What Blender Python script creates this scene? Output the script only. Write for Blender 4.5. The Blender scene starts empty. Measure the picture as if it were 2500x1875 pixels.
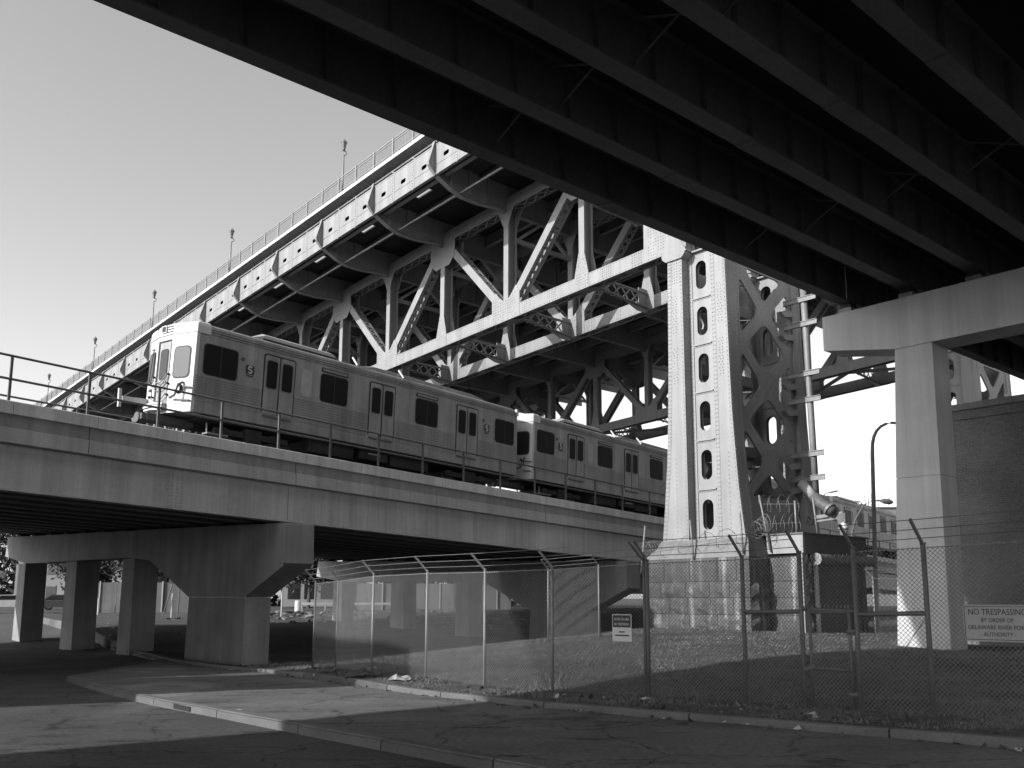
import bpy, math, random
import numpy as np
from mathutils import Vector, Matrix

SC = bpy.context.scene
COL = SC.collection
RND = random.Random(11)
rad = math.radians
EYE = 1.6                      # eye height over the road at the camera; every z below is measured from the eye

# ------------------------------------------------------------------ camera, sky, sun, exposure
cam_d = bpy.data.cameras.new('camera')
cam = bpy.data.objects.new('camera', cam_d); COL.objects.link(cam)
cam.location = (0, 0, EYE)
cam.rotation_euler = (rad(90 + 8.935), 0, 0)
cam_d.sensor_width = 36; cam_d.lens = 31.97
cam_d.shift_x = -0.016; cam_d.shift_y = 0.0696
cam_d.clip_start = 0.1; cam_d.clip_end = 3000
SC.camera = cam

SUN_AZ, SUN_EL = -123.0, 26.5
world = bpy.data.worlds.new('World'); SC.world = world; world.use_nodes = True
wn = world.node_tree; wn.nodes.clear()
sky = wn.nodes.new('ShaderNodeTexSky'); sky.sky_type = 'NISHITA'; sky.sun_disc = False
sky.sun_elevation = rad(SUN_EL); sky.sun_rotation = rad(SUN_AZ); sky.air_density = 2.0; sky.dust_density = 1.5
bw = wn.nodes.new('ShaderNodeSeparateColor');   # red filter of black and white film
bg = wn.nodes.new('ShaderNodeBackground'); wo = wn.nodes.new('ShaderNodeOutputWorld')
bg.inputs['Strength'].default_value = 0.15
wn.links.new(sky.outputs[0], bw.inputs[0]); wn.links.new(bw.outputs[0], bg.inputs[0]); wn.links.new(bg.outputs[0], wo.inputs[0])

sun_d = bpy.data.lights.new('sun', 'SUN'); sun_d.energy = 3.5; sun_d.angle = rad(0.5); sun_d.color = (1, 1, 1)
sun = bpy.data.objects.new('sun', sun_d); COL.objects.link(sun)
_s = Vector((math.sin(rad(SUN_AZ)) * math.cos(rad(SUN_EL)), math.cos(rad(SUN_AZ)) * math.cos(rad(SUN_EL)), math.sin(rad(SUN_EL))))
sun.rotation_euler = (-_s).to_track_quat('-Z', 'Y').to_euler(); sun.location = (0, 0, 60)
SC.view_settings.view_transform = 'Standard'
try: SC.view_settings.look = 'None'
except Exception: pass
SC.view_settings.exposure = 0.8; SC.view_settings.gamma = 1.0; SC.view_settings.use_curve_mapping = False

# ------------------------------------------------------------------ materials (a black and white world: all greys)
def mat(name, g, rough=0.6, metal=0.0, n1=(3.0, 0.12), n2=(40.0, 0.08), streak=0.0, bump=0.0, bscale=60.0, spec=0.4, stretch=None, extra=None):
    m = bpy.data.materials.new(name); m.use_nodes = True
    nt = m.node_tree; N = nt.nodes; L = nt.links
    b = N['Principled BSDF']; b.inputs['Roughness'].default_value = rough; b.inputs['Metallic'].default_value = metal
    b.inputs['Specular IOR Level'].default_value = spec
    tc = N.new('ShaderNodeTexCoord')
    def noise(scale, detail=5, map_scale=None):
        n = N.new('ShaderNodeTexNoise'); n.inputs['Scale'].default_value = scale; n.inputs['Detail'].default_value = detail
        if map_scale:
            mp = N.new('ShaderNodeMapping'); mp.inputs['Scale'].default_value = map_scale
            L.new(tc.outputs['Object'], mp.inputs[0]); L.new(mp.outputs[0], n.inputs['Vector'])
        else: L.new(tc.outputs['Object'], n.inputs['Vector'])
        return n.outputs['Fac']
    def math_(op, a, c):
        q = N.new('ShaderNodeMath'); q.operation = op
        for i, v in enumerate((a, c)):
            if isinstance(v, (int, float)): q.inputs[i].default_value = v
            else: L.new(v, q.inputs[i])
        return q.outputs[0]
    def centred(f, amp):          # 1 + (f-.5)*2*amp*2
        return math_('ADD', math_('MULTIPLY', math_('SUBTRACT', f, 0.5), 4.0 * amp), 1.0)
    val = centred(noise(n1[0], 4, stretch), n1[1])
    val = math_('MULTIPLY', val, centred(noise(n2[0], 3, stretch), n2[1]))
    if streak:
        val = math_('MULTIPLY', val, centred(noise(1.0, 4, (2.2, 2.2, 0.12)), streak))
        val = math_('MULTIPLY', val, centred(noise(1.0, 5, (8.5, 8.5, 0.30)), streak * 0.6))
    if extra: val = extra(N, L, tc, math_, noise, val)
    val = math_('MULTIPLY', val, g)
    val = math_('MAXIMUM', val, g * 0.25)
    cc = N.new('ShaderNodeCombineColor')
    for i in range(3): L.new(val, cc.inputs[i])
    L.new(cc.outputs[0], b.inputs['Base Color'])
    if bump:
        bn = N.new('ShaderNodeBump'); bn.inputs['Strength'].default_value = bump; bn.inputs['Distance'].default_value = 0.03
        L.new(noise(bscale, 6), bn.inputs['Height']); L.new(bn.outputs[0], b.inputs['Normal'])
    return m

def brick_extra(N, L, tc, math_, noise, val):
    br = N.new('ShaderNodeTexBrick'); br.inputs['Scale'].default_value = 1.0
    br.inputs['Brick Width'].default_value = 0.22; br.inputs['Row Height'].default_value = 0.075; br.inputs['Mortar Size'].default_value = 0.009
    br.inputs['Color1'].default_value = (0.9, 0.9, 0.9, 1); br.inputs['Color2'].default_value = (1.1, 1.1, 1.1, 1); br.inputs['Mortar'].default_value = (1.35, 1.35, 1.35, 1)
    sx = N.new('ShaderNodeSeparateXYZ'); cb = N.new('ShaderNodeCombineXYZ')
    L.new(tc.outputs['Object'], sx.inputs[0]); L.new(sx.outputs[0], cb.inputs[0]); L.new(sx.outputs[2], cb.inputs[1]); L.new(cb.outputs[0], br.inputs['Vector'])
    b2 = N.new('ShaderNodeRGBToBW'); L.new(br.outputs['Color'], b2.inputs[0])
    return math_('MULTIPLY', val, b2.outputs[0])
def lime_extra(N, L, tc, math_, noise, val):       # pale lime runs down the granite
    s = noise(1.0, 5, (3.2, 3.2, 0.25))
    f = math_('MULTIPLY', math_('MAXIMUM', math_('SUBTRACT', s, 0.55), 0.0), 13.0)
    return math_('ADD', val, f)
def patch_extra(N, L, tc, math_, noise, val):      # tar patches, cracks, oil marks and wheel tracks on the road
    s = noise(0.35, 6, (1.0, 0.35, 1.0)); t = noise(1.1, 6, (0.5, 1.6, 1)); o = noise(1.0, 3, (0.9, 0.9, 0.9))
    f = math_('MULTIPLY', math_('MAXIMUM', math_('SUBTRACT', s, 0.52), 0.0), 4.5)
    c = math_('MULTIPLY', math_('MAXIMUM', math_('SUBTRACT', t, 0.58), 0.0), -5.0)
    v = N.new('ShaderNodeTexVoronoi'); v.feature = 'DISTANCE_TO_EDGE'; v.inputs['Scale'].default_value = 0.42
    wn_ = N.new('ShaderNodeTexNoise'); wn_.inputs['Scale'].default_value = 1.3; wn_.inputs['Detail'].default_value = 5
    ma = N.new('ShaderNodeVectorMath'); ma.operation = 'MULTIPLY_ADD'; ma.inputs[1].default_value = (1.1, 1.1, 0)
    L.new(tc.outputs['Object'], wn_.inputs['Vector']); L.new(wn_.outputs['Color'], ma.inputs[0]); L.new(tc.outputs['Object'], ma.inputs[2]); L.new(ma.outputs[0], v.inputs['Vector'])
    k = math_('MULTIPLY', math_('LESS_THAN', v.outputs['Distance'], 0.010), -0.45)
    b = math_('MULTIPLY', math_('GREATER_THAN', o, 0.655), -0.30)
    return math_('ADD', math_('ADD', val, math_('ADD', f, c)), math_('ADD', k, b))

M = {}
M['paint'] = mat('bridge paint', 0.235, 0.55, n1=(0.7, 0.1), n2=(9, 0.05), streak=0.12, spec=0.3)
M['concrete'] = mat('weathered concrete', 0.25, 0.85, n1=(0.8, 0.2), n2=(14, 0.06), streak=0.15, bump=0.15, bscale=25, spec=0.2)
M['pale_concrete'] = mat('pale smooth concrete', 0.46, 0.8, n1=(0.7, 0.1), n2=(16, 0.04), streak=0.12, bump=0.1, bscale=25, spec=0.2)
M['parapet'] = mat('stained parapet concrete', 0.25, 0.85, n1=(0.8, 0.12), n2=(14, 0.08), streak=0.18, bump=0.15, bscale=25, spec=0.2)
M['band'] = mat('edge band concrete', 0.38, 0.85, n1=(0.8, 0.12), n2=(14, 0.08), streak=0.16, bump=0.15, bscale=25, spec=0.2)
M['coping'] = mat('coping concrete', 0.52, 0.85, n1=(1.5, 0.12), n2=(18, 0.08), streak=0.19, bump=0.15, bscale=25, spec=0.2)
M['girder'] = mat('girder paint', 0.4, 0.6, n1=(0.5, 0.14), n2=(8, 0.05), streak=0.2, spec=0.25)
M['dark_steel'] = mat('dark girder paint', 0.13, 0.7, n1=(0.6, 0.15), n2=(7, 0.12), spec=0.2)
M['stringer'] = mat('stringer paint', 0.26, 0.7, n1=(0.6, 0.15), n2=(7, 0.1), spec=0.2)
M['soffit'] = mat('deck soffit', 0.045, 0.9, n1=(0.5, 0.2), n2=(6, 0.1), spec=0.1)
M['granite'] = mat('rock faced granite', 0.085, 0.9, n1=(1.3, 0.22), n2=(12, 0.2), streak=0.2, bump=0.9, bscale=7, spec=0.2, extra=lime_extra)
M['granite_cap'] = mat('dressed granite', 0.17, 0.85, n1=(1.0, 0.15), n2=(14, 0.12), streak=0.15, bump=0.3, bscale=20, spec=0.2)
M['kerb_dark'] = mat('stained kerb concrete', 0.085, 0.85, n1=(1.2, 0.16), n2=(25, 0.12), bump=0.3, bscale=40, spec=0.2)
M['asphalt'] = mat('asphalt', 0.075, 0.85, n1=(0.5, 0.25), n2=(14, 0.32), bump=0.8, bscale=70, spec=0.25, extra=patch_extra)
M['apron'] = mat('worn pavement', 0.125, 0.85, n1=(0.7, 0.25), n2=(13, 0.30), bump=0.8, bscale=70, spec=0.25, extra=patch_extra)
M['kerb'] = mat('kerb concrete', 0.12, 0.85, n1=(1.2, 0.16), n2=(25, 0.12), bump=0.3, bscale=40, spec=0.2)
M['soil'] = mat('thin grass and soil', 0.075, 0.95, n1=(0.6, 0.32), n2=(10, 0.34), bump=0.6, bscale=18, spec=0.1)
M['blade'] = mat('grass blades', 0.15, 0.8, n1=(0.5, 0.2), n2=(5, 0.25), spec=0.2)
M['dirt'] = mat('bare dirt', 0.085, 0.95, n1=(0.15, 0.2), n2=(4, 0.25), bump=0.6, bscale=8, spec=0.1)
M['stainless'] = mat('ribbed stainless steel', 0.225, 0.5, metal=0.2, n1=(0.8, 0.18), n2=(9, 0.08), streak=0.24, spec=0.5)
M['white'] = mat('white enamel', 0.47, 0.4, n1=(1.5, 0.05), n2=(20, 0.03), streak=0.05, spec=0.4)
M['rubber'] = mat('black rubber', 0.025, 0.6, spec=0.3)
M['glass'] = mat('dark window glass', 0.018, 0.06, n1=(1, 0.02), n2=(5, 0.02), bump=0.10, bscale=1.1, spec=0.6)
M['side_glass'] = mat('dull side window glass', 0.015, 0.4, n1=(1, 0.02), n2=(5, 0.02), bump=0.10, bscale=1.1, spec=0.06)
M['panel'] = mat('pale panel', 0.34, 0.5, spec=0.3)
M['under'] = mat('underframe grime', 0.035, 0.8, n1=(2, 0.3), n2=(10, 0.2), spec=0.2)
M['galv'] = mat('galvanised steel', 0.2, 0.62, metal=0.3, n1=(4, 0.15), n2=(30, 0.12), spec=0.4)
M['galv_dark'] = mat('weathered galvanised steel', 0.11, 0.65, metal=0.2, n1=(4, 0.2), n2=(30, 0.15), spec=0.3)
M['wire'] = mat('galvanised wire', 0.2, 0.55, metal=0.3, spec=0.4)
M['rail_paint'] = mat('dark handrail paint', 0.09, 0.6, n1=(4, 0.2), n2=(30, 0.1), spec=0.3)
M['brick'] = mat('brick', 0.12, 0.9, n1=(0.6, 0.22), n2=(9, 0.2), spec=0.1, extra=brick_extra)
M['sign'] = mat('sign enamel', 0.26, 0.55, n1=(2, 0.10), n2=(20, 0.06), spec=0.3)
M['ink'] = mat('dark lettering', 0.03, 0.6, spec=0.2)
M['signdark'] = mat('dark sign band', 0.045, 0.6, spec=0.2)
M['siding'] = mat('pale siding', 0.25, 0.7, n1=(1, 0.08), n2=(10, 0.06), streak=0.1, spec=0.2)
M['shutter'] = mat('shutter steel', 0.13, 0.6, n1=(1.5, 0.2), n2=(12, 0.1), streak=0.15, spec=0.3)
M['dark_wall'] = mat('dark wall', 0.12, 0.8, n1=(1, 0.15), n2=(8, 0.1), spec=0.2)
M['bark'] = mat('bark', 0.07, 0.9, n1=(3, 0.2), n2=(20, 0.2), spec=0.1)
M['leaf'] = mat('foliage', 0.06, 0.8, n1=(1, 0.25), n2=(8, 0.2), spec=0.2)
M['litter'] = mat('paper litter', 0.35, 0.8, spec=0.2)
M['lamp_glass'] = mat('frosted lantern glass', 0.12, 0.5, spec=0.4)
M['car_pale'] = mat('pale car paint', 0.35, 0.35, spec=0.5)
M['car_dark'] = mat('dark car paint', 0.06, 0.35, spec=0.5)
M['building'] = mat('rendered wall', 0.18, 0.8, n1=(0.3, 0.1), n2=(4, 0.06), spec=0.2)
M['board'] = mat('weathered boards', 0.12, 0.85, n1=(0.5, 0.15), n2=(6, 0.1), streak=0.2, spec=0.1)
M['rail'] = mat('rail steel', 0.18, 0.4, metal=0.7, spec=0.5)

# ------------------------------------------------------------------ mesh helpers
class MB:
    def __init__(s): s.v = []; s.f = []
    def add(s, vs, fs):
        o = len(s.v); s.v += [tuple(p) for p in vs]; s.f += [tuple(i + o for i in f) for f in fs]; return s
    def hexa(s, p):      # 8 points: bottom ring 0-3, top ring 4-7
        return s.add(p, [(3, 2, 1, 0), (4, 5, 6, 7), (0, 1, 5, 4), (1, 2, 6, 5), (2, 3, 7, 6), (3, 0, 4, 7)])
    def box(s, x0, x1, y0, y1, z0, z1, sh=0.0):   # sh: rise in z per unit y
        return s.hexa([(x0, y0, z0 + sh * y0), (x1, y0, z0 + sh * y0), (x1, y1, z0 + sh * y1), (x0, y1, z0 + sh * y1),
                       (x0, y0, z1 + sh * y0), (x1, y0, z1 + sh * y0), (x1, y1, z1 + sh * y1), (x0, y1, z1 + sh * y1)])
    def bar(s, p, q, w, h, up=(0, 0, 1)):
        p = Vector(p); q = Vector(q); d = (q - p).normalized(); up = Vector(up)
        a = d.cross(up)
        if a.length < 1e-4: a = d.cross(Vector((1, 0, 0)))
        a.normalize(); b = a.cross(d).normalized(); a *= w / 2; b *= h / 2
        return s.hexa([p - a - b, p + a - b, q + a - b, q - a - b, p - a + b, p + a + b, q + a + b, q - a + b])
    def tube(s, pts, r, n=8, caps=True):
        pts = [Vector(p) for p in pts]; rs = r if isinstance(r, (list, tuple)) else [r] * len(pts)
        rings = []; vs = []
        ref = None
        for i, p in enumerate(pts):
            d = (pts[min(i + 1, len(pts) - 1)] - pts[max(i - 1, 0)]).normalized()
            if ref is None or abs(ref.dot(d)) > 0.95:
                ref = Vector((0, 0, 1)) if abs(d.z) < 0.9 else Vector((1, 0, 0))
            a = d.cross(ref).normalized(); b = d.cross(a).normalized(); ref = b.cross(d) if False else ref
            for k in range(n):
                t = 2 * math.pi * k / n; vs.append(p + (a * math.cos(t) + b * math.sin(t)) * rs[i])
        fs = []
        for i in range(len(pts) - 1):
            for k in range(n):
                k2 = (k + 1) % n; fs.append((i * n + k, i * n + k2, (i + 1) * n + k2, (i + 1) * n + k))
        if caps:
            fs.append(tuple(range(n - 1, -1, -1))); o = (len(pts) - 1) * n; fs.append(tuple(range(o, o + n)))
        return s.add(vs, fs)
    def prism(s, poly, axis, a0, a1, sh=0.0):     # poly: x-axis (y,z); y-axis (x,z); z-axis (x,y)
        n = len(poly)
        def P(u, v, a):
            if axis == 'x': return (a, u, v + sh * u)
            if axis == 'y': return (u, a, v + sh * a)
            return (u, v, a)
        vs = [P(u, v, a0) for u, v in poly] + [P(u, v, a1) for u, v in poly]
        fs = [tuple(range(n)), tuple(range(2 * n - 1, n - 1, -1))]
        for i in range(n):
            j = (i + 1) % n; fs.append((i, i + n, j + n, j))
        return s.add(vs, fs)
    def rivet(s, p, nrm, r=0.036, h=0.038):
        p = Vector(p); nrm = Vector(nrm); a = nrm.orthogonal().normalized() * r; b = nrm.cross(a).normalized() * r
        return s.add([p + a, p + b, p - a, p - b, p + nrm * h], [(0, 1, 4), (1, 2, 4), (2, 3, 4), (3, 0, 4)])
    def mesh(s, name, m=None, smooth=False):
        me = bpy.data.meshes.new(name); me.from_pydata(s.v, [], s.f); me.update()
        import bmesh
        bm = bmesh.new(); bm.from_mesh(me); bmesh.ops.recalc_face_normals(bm, faces=bm.faces); bm.to_mesh(me); bm.free()
        if m: me.materials.append(M[m])
        if smooth:
            for p in me.polygons: p.use_smooth = True
        return me
    def build(s, name, m, parent=None, smooth=False, kind=None, label=None):
        return obj(name, s.mesh(name, m, smooth), parent, kind, label)

def obj(name, me, parent=None, kind=None, label=None):
    o = bpy.data.objects.new(name, me); COL.objects.link(o)
    if parent is not None: o.parent = parent
    else: o.location = (0, 0, EYE)
    if kind: o['kind'] = kind
    if label: o['label'] = label
    return o
def tag(o, label=None, cat=None, group=None, kind=None):
    if label: o['label'] = label
    if cat: o['category'] = cat
    if group: o['group'] = group
    if kind: o['kind'] = kind
    return o
def empty(name, loc=(0, 0, 0), rz=0.0, label=None, cat=None, group=None, rx=0.0):
    o = bpy.data.objects.new(name, None); COL.objects.link(o); o.empty_display_size = 0.3
    o.location = (loc[0], loc[1], loc[2] + EYE); o.rotation_euler = (rx, 0, rz)
    return tag(o, label, cat, group)
def copy_tree(o, parent=None):
    c = o.copy(); COL.objects.link(c)
    if parent is not None: c.parent = parent
    for ch in list(o.children): copy_tree(ch, c)
    return c
def inst(src, parent, loc=None, rz=None):
    c = src.copy(); COL.objects.link(c); c.parent = parent
    if loc is not None: c.location = loc
    if rz is not None: c.rotation_euler = (0, 0, rz)
    return c

def plate(outer, holes, th):          # flat plate with holes, in (u,v), thickness along w; returns verts, faces
    cu = bpy.data.curves.new('plate', 'CURVE'); cu.dimensions = '2D'; cu.fill_mode = 'BOTH'; cu.extrude = th / 2
    for pts in [outer] + holes:
        sp = cu.splines.new('POLY'); sp.points.add(len(pts) - 1)
        for i, (u, v) in enumerate(pts): sp.points[i].co = (u, v, 0, 1)
        sp.use_cyclic_u = True
    ob = bpy.data.objects.new('plate', cu); COL.objects.link(ob)
    dg = bpy.context.evaluated_depsgraph_get()
    me = bpy.data.meshes.new_from_object(ob.evaluated_get(dg))
    vs = [tuple(v.co) for v in me.vertices]; fs = [tuple(p.vertices) for p in me.polygons]
    bpy.data.objects.remove(ob); bpy.data.curves.remove(cu); bpy.data.meshes.remove(me)
    return vs, fs
def rpoly(pts, r, seg=5):             # polygon with rounded corners
    out = []; n = len(pts)
    for i in range(n):
        p = Vector(pts[i]); a = Vector(pts[i - 1]); b = Vector(pts[(i + 1) % n])
        d1 = (a - p); d2 = (b - p); rr = min(r, d1.length * 0.45, d2.length * 0.45)
        p1 = p + d1.normalized() * rr; p2 = p + d2.normalized() * rr
        for k in range(seg + 1):
            t = k / seg; q = p1 * (1 - t) ** 2 + p * 2 * t * (1 - t) + p2 * t * t; out.append((q.x, q.y))
    return out
def rrect(u0, u1, v0, v1, r, seg=5): return rpoly([(u0, v0), (u1, v0), (u1, v1), (u0, v1)], r, seg)
def stadium(cu, cv, w, h, n=9):
    r = w / 2; out = []
    for k in range(n + 1): t = math.pi * k / n; out.append((cu + r * math.cos(t), cv + h / 2 - r + r * math.sin(t)))
    for k in range(n + 1): t = math.pi + math.pi * k / n; out.append((cu + r * math.cos(t), cv - h / 2 + r + r * math.sin(t)))
    return out
def lerp_tab(tab, z):
    if z <= tab[0][0]: return tab[0][1]
    for (a, u), (b, v) in zip(tab, tab[1:]):
        if z <= b: return u + (v - u) * (z - a) / (b - a)
    return tab[-1][1]
def text_mesh(body, size, mname, align='CENTER', spacing=1.0):
    cu = bpy.data.curves.new('lettering', 'FONT'); cu.body = body; cu.size = size; cu.align_x = align; cu.space_character = spacing; cu.extrude = 0.0015; cu.resolution_u = 3
    ob = bpy.data.objects.new('lettering', cu); COL.objects.link(ob)
    dg = bpy.context.evaluated_depsgraph_get(); me = bpy.data.meshes.new_from_object(ob.evaluated_get(dg))
    bpy.data.objects.remove(ob); bpy.data.curves.remove(cu)
    me.materials.clear(); me.materials.append(M[mname]); me.name = 'lettering'
    return me

# the frames of the three great structures: local X = across (n), local Y = along (t)
FB = dict(o=(5.874, 44.0), az=-42.0)      # old steel truss bridge
FM = dict(o=(-11.717, 32.1), az=41.8)     # rail viaduct
FH = dict(o=(11.4, 32.8), az=48.2)        # highway overpass
def W(F, n, t, z):
    a = rad(F['az']); return (F['o'][0] + n * math.cos(a) + t * math.sin(a), F['o'][1] - n * math.sin(a) + t * math.cos(a), z)
def frame(name, F, label, cat, group=None): return empty(name, (F['o'][0], F['o'][1], 0), -rad(F['az']), label, cat, group)
# ================================================================== GROUND, STREET, KERBS
def R(y): return -1.6 - 0.025 * max(-40.0, min(y, 34.0))
CTRL = np.array([(-10.4,31,-2.25),(-7.3,26.8,-2.05),(-2.7,19.9,-1.86),(1.4,15.2,-1.74),(5.9,11,-1.63),(9,7.8,-1.55),(16,0,-1.4),
 (-5.4,26.3,-1.95),(-3.99,23.9,-1.86),(-.94,19.9,-1.87),(.48,18.6,-1.85),(2.17,17.2,-1.78),(3.71,15.9,-1.76),(5.86,13.6,-1.68),(7.4,12.2,-1.62),
 (.7,33,-1.42),(2.4,31,-1.36),(5,42.5,-1.40),(10,38.5,-1.40),(13.6,31.3,-1.66),(18,33,-1.75),(12,20,-1.68),(20,12,-1.6),(3.2,50,-2.3),
 (-10.5,34,-2.47),(-13.5,36.5,-2.44),(-16,42,-2.3),(-20,44,-2.05),(-27,50,-1.7),(-2,40,-2.2),(-10,55,-2.1),(0,62,-2.05),(-5,74,-1.15),(10,80,-1.1),(-18,70,-1.3),
 (-30,75,-1.2),(30,70,-1.5),(40,40,-1.7),(-45,80,-1.2),(20,55,-1.6),
 (-20,20,-2.4),(0,0,-1.9),(-15,5,-2.0),(-32,30,-2.6),(-5,8,-2.1),(-30,0,-2.0),(10,-15,-1.7),(-25,40,-2.5),(-50,50,-2.2),(40,-10,-1.5)])
def _phi(d2): return np.where(d2 > 1e-9, 0.5 * d2 * np.log(np.maximum(d2, 1e-9)), 0)
_P = CTRL[:, :2]; _n = len(_P)
_K = _phi(((_P[:, None] - _P[None]) ** 2).sum(-1)) + np.eye(_n) * 0.6
_T = np.c_[np.ones(_n), _P]
_S = np.linalg.solve(np.block([[_K, _T], [_T.T, np.zeros((3, 3))]]), np.r_[CTRL[:, 2], np.zeros(3)])
def hgt(x, y):
    q = np.array([x, y]); d2 = ((_P - q) ** 2).sum(-1)
    z = float(_phi(d2) @ _S[:_n] + _S[_n] + _S[_n + 1] * x + _S[_n + 2] * y)
    r = math.hypot(x, y); z = max(-2.7, min(z, -0.9))
    f = min(1, max(0, (r - 80) / 40)); return z * (1 - f) - 1.15 * f

# one wide sheet to the horizon
mb = MB(); NA = 72
rings = [4, 8, 12, 17, 23, 30, 38, 47, 57, 68, 80, 95, 120, 170, 260, 450, 900, 1800]
mb.v.append((0, 0, R(0) - 0.6))
for r in rings:
    for k in range(NA):
        a = 2 * math.pi * k / NA; x, y = r * math.sin(a), r * math.cos(a)
        mb.v.append((x, y, hgt(x, y) - (0.45 if r < 70 else 0.45 * max(0, (120 - r) / 50))))
for k in range(NA): mb.f.append((0, 1 + k, 1 + (k + 1) % NA))
for i in range(len(rings) - 1):
    for k in range(NA):
        a = 1 + i * NA + k; b = 1 + i * NA + (k + 1) % NA; mb.f.append((a, a + NA, b + NA, b))
mb.build('ground', 'dirt', smooth=True, kind='structure')

# asphalt street sheet
mb = MB(); xs = np.linspace(-70, 32, 52); ys = np.linspace(-40, 50, 46)
for y in ys:
    for x in xs: mb.v.append((x, y, R(y)))
for j in range(len(ys) - 1):
    for i in range(len(xs) - 1):
        a = j * len(xs) + i; mb.f.append((a, a + 1, a + 1 + len(xs), a + len(xs)))
mb.build('road', 'asphalt', kind='structure')

def resample(pts, step):
    pts = [Vector(p) for p in pts]; out = [pts[0]]; acc = 0
    # Catmull-Rom through the points, then even steps
    fine = []
    for i in range(len(pts) - 1):
        p0 = pts[max(i - 1, 0)]; p1 = pts[i]; p2 = pts[i + 1]; p3 = pts[min(i + 2, len(pts) - 1)]
        for k in range(24):
            t = k / 24
            fine.append(0.5 * ((2 * p1) + (p2 - p0) * t + (2 * p0 - 5 * p1 + 4 * p2 - p3) * t * t + (3 * p1 - p0 - 3 * p2 + p3) * t ** 3))
    fine.append(pts[-1])
    for a, b in zip(fine, fine[1:]):
        L = (b - a).length
        while acc + L >= step:
            f = (step - acc) / L; a = a + (b - a) * f; out.append(a.copy()); L = (b - a).length; acc = 0
        acc += L
    return out
def normals(pl):
    out = []
    for i in range(len(pl)):
        d = (pl[min(i + 1, len(pl) - 1)] - pl[max(i - 1, 0)]).normalized(); out.append(Vector((-d.y, d.x)))   # left of travel = away from the camera
    return out
BACK = [(-40,74),(-23,49),(-10.45,30.4),(-7.5,26.9),(-2.71,19.73),(-.68,17.26),(1.38,15.02),(3.23,13.45),(4.83,11.94),(5.9,10.83),(9,7.6),(16,0),(26,-11)]
NEAR = [(-12.6,25.4),(-10.2,22.0),(-7.46,18.38),(-5.5,16.14),(-3.76,14.1),(-2.03,12.09),(-.64,10.5),(2.5,7),(8,1),(14,-6)]
AP = 0.13
back = resample(BACK, 0.75); bn = normals(back)
near = resample(NEAR, 0.75); nn = normals(near)

# raised worn pavement between the two kerbs
mb = MB(); K = 60
def along(pl, f):
    x = f * (len(pl) - 1); i = min(int(x), len(pl) - 2); return pl[i].lerp(pl[i + 1], x - i)
bk_part = [p for p in back if p.y < 36.5 and p.y > -6]; cols = 9
for i in range(K):
    f = i / (K - 1); a = along(near, f); b = along(bk_part, f)
    for j in range(cols):
        p = a.lerp(b, j / (cols - 1)); mb.v.append((p.x, p.y, R(p.y) + AP + 0.012 * math.sin(p.x * 1.7) * math.sin(p.y * 1.3)))
for i in range(K - 1):
    for j in range(cols - 1):
        a = i * cols + j; mb.f.append((a, a + cols, a + cols + 1, a + 1))
mb.build('pavement', 'apron', kind='structure')

def kerb_run(name, pl, nm, base, top, width, skip=(), dark=.15):
    root = empty(name); root['kind'] = 'structure'; root.location = (0, 0, EYE)
    i = 0; n = 0
    while i < len(pl) - 1:
        j = min(i + RND.choice((3, 4, 4)), len(pl) - 1)
        seg = list(range(i, j + 1)); mb = MB(); vs = []
        for a_, k in enumerate(seg):
            p = pl[k].copy(); t = (pl[seg[-1]] - pl[seg[0]]).normalized()
            if a_ == 0: p += t * 0.012
            if a_ == len(seg) - 1: p -= t * 0.012
            q = p + nm[k] * width; b0, t0 = base(p), top(p)
            s = p + nm[k] * 0.035
            vs += [(p.x, p.y, b0 - 0.12), (p.x + nm[k].x * 0.012, p.y + nm[k].y * 0.012, t0 - 0.03), (s.x, s.y, t0), (q.x, q.y, t0 + 0.005), (q.x, q.y, b0 - 0.12)]
        fs = []
        for a_ in range(len(seg) - 1):
            for c in range(4): fs.append((a_ * 5 + c, a_ * 5 + c + 1, a_ * 5 + 6 + c, a_ * 5 + 5 + c))
        fs += [(0, 1, 2, 3, 4), tuple(x + 5 * (len(seg) - 1) for x in (4, 3, 2, 1, 0))]
        mb.add(vs, fs)
        if n not in skip: mb.build('kerb_stone', 'kerb_dark' if RND.random() < dark else 'kerb', root)
        n += 1; i = j
    return root
kb = kerb_run('street_kerb', near, nn, lambda p: R(p.y), lambda p: R(p.y) + AP + 0.012, 0.17)
kv = kerb_run('verge_kerb', back, bn, lambda p: R(p.y) + AP - 0.02, lambda p: max(R(p.y) + AP + 0.10, hgt(p.x, p.y) + 0.01), 0.16)
# storm drain slot: a dark strip on the near kerb, coloured for the shade inside
mb = MB(); k0 = 0
dp = min(range(len(near)), key=lambda i: (near[i] - Vector((-6.35, 17.05))).length); p = near[dp]; t = (near[dp + 1] - near[dp]).normalized(); q = nn[dp]
c = Vector((p.x, p.y, R(p.y) + 0.065)) - Vector((q.x, q.y, 0)) * 0.004
mb.bar(c - Vector((t.x, t.y, 0)) * 0.38, c + Vector((t.x, t.y, 0)) * 0.38, 0.012, 0.085)
tag(mb.build('drain_inlet', 'ink'), 'dark strip on the street kerb, coloured as a shaded storm drain slot', 'drain inlet')

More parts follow.
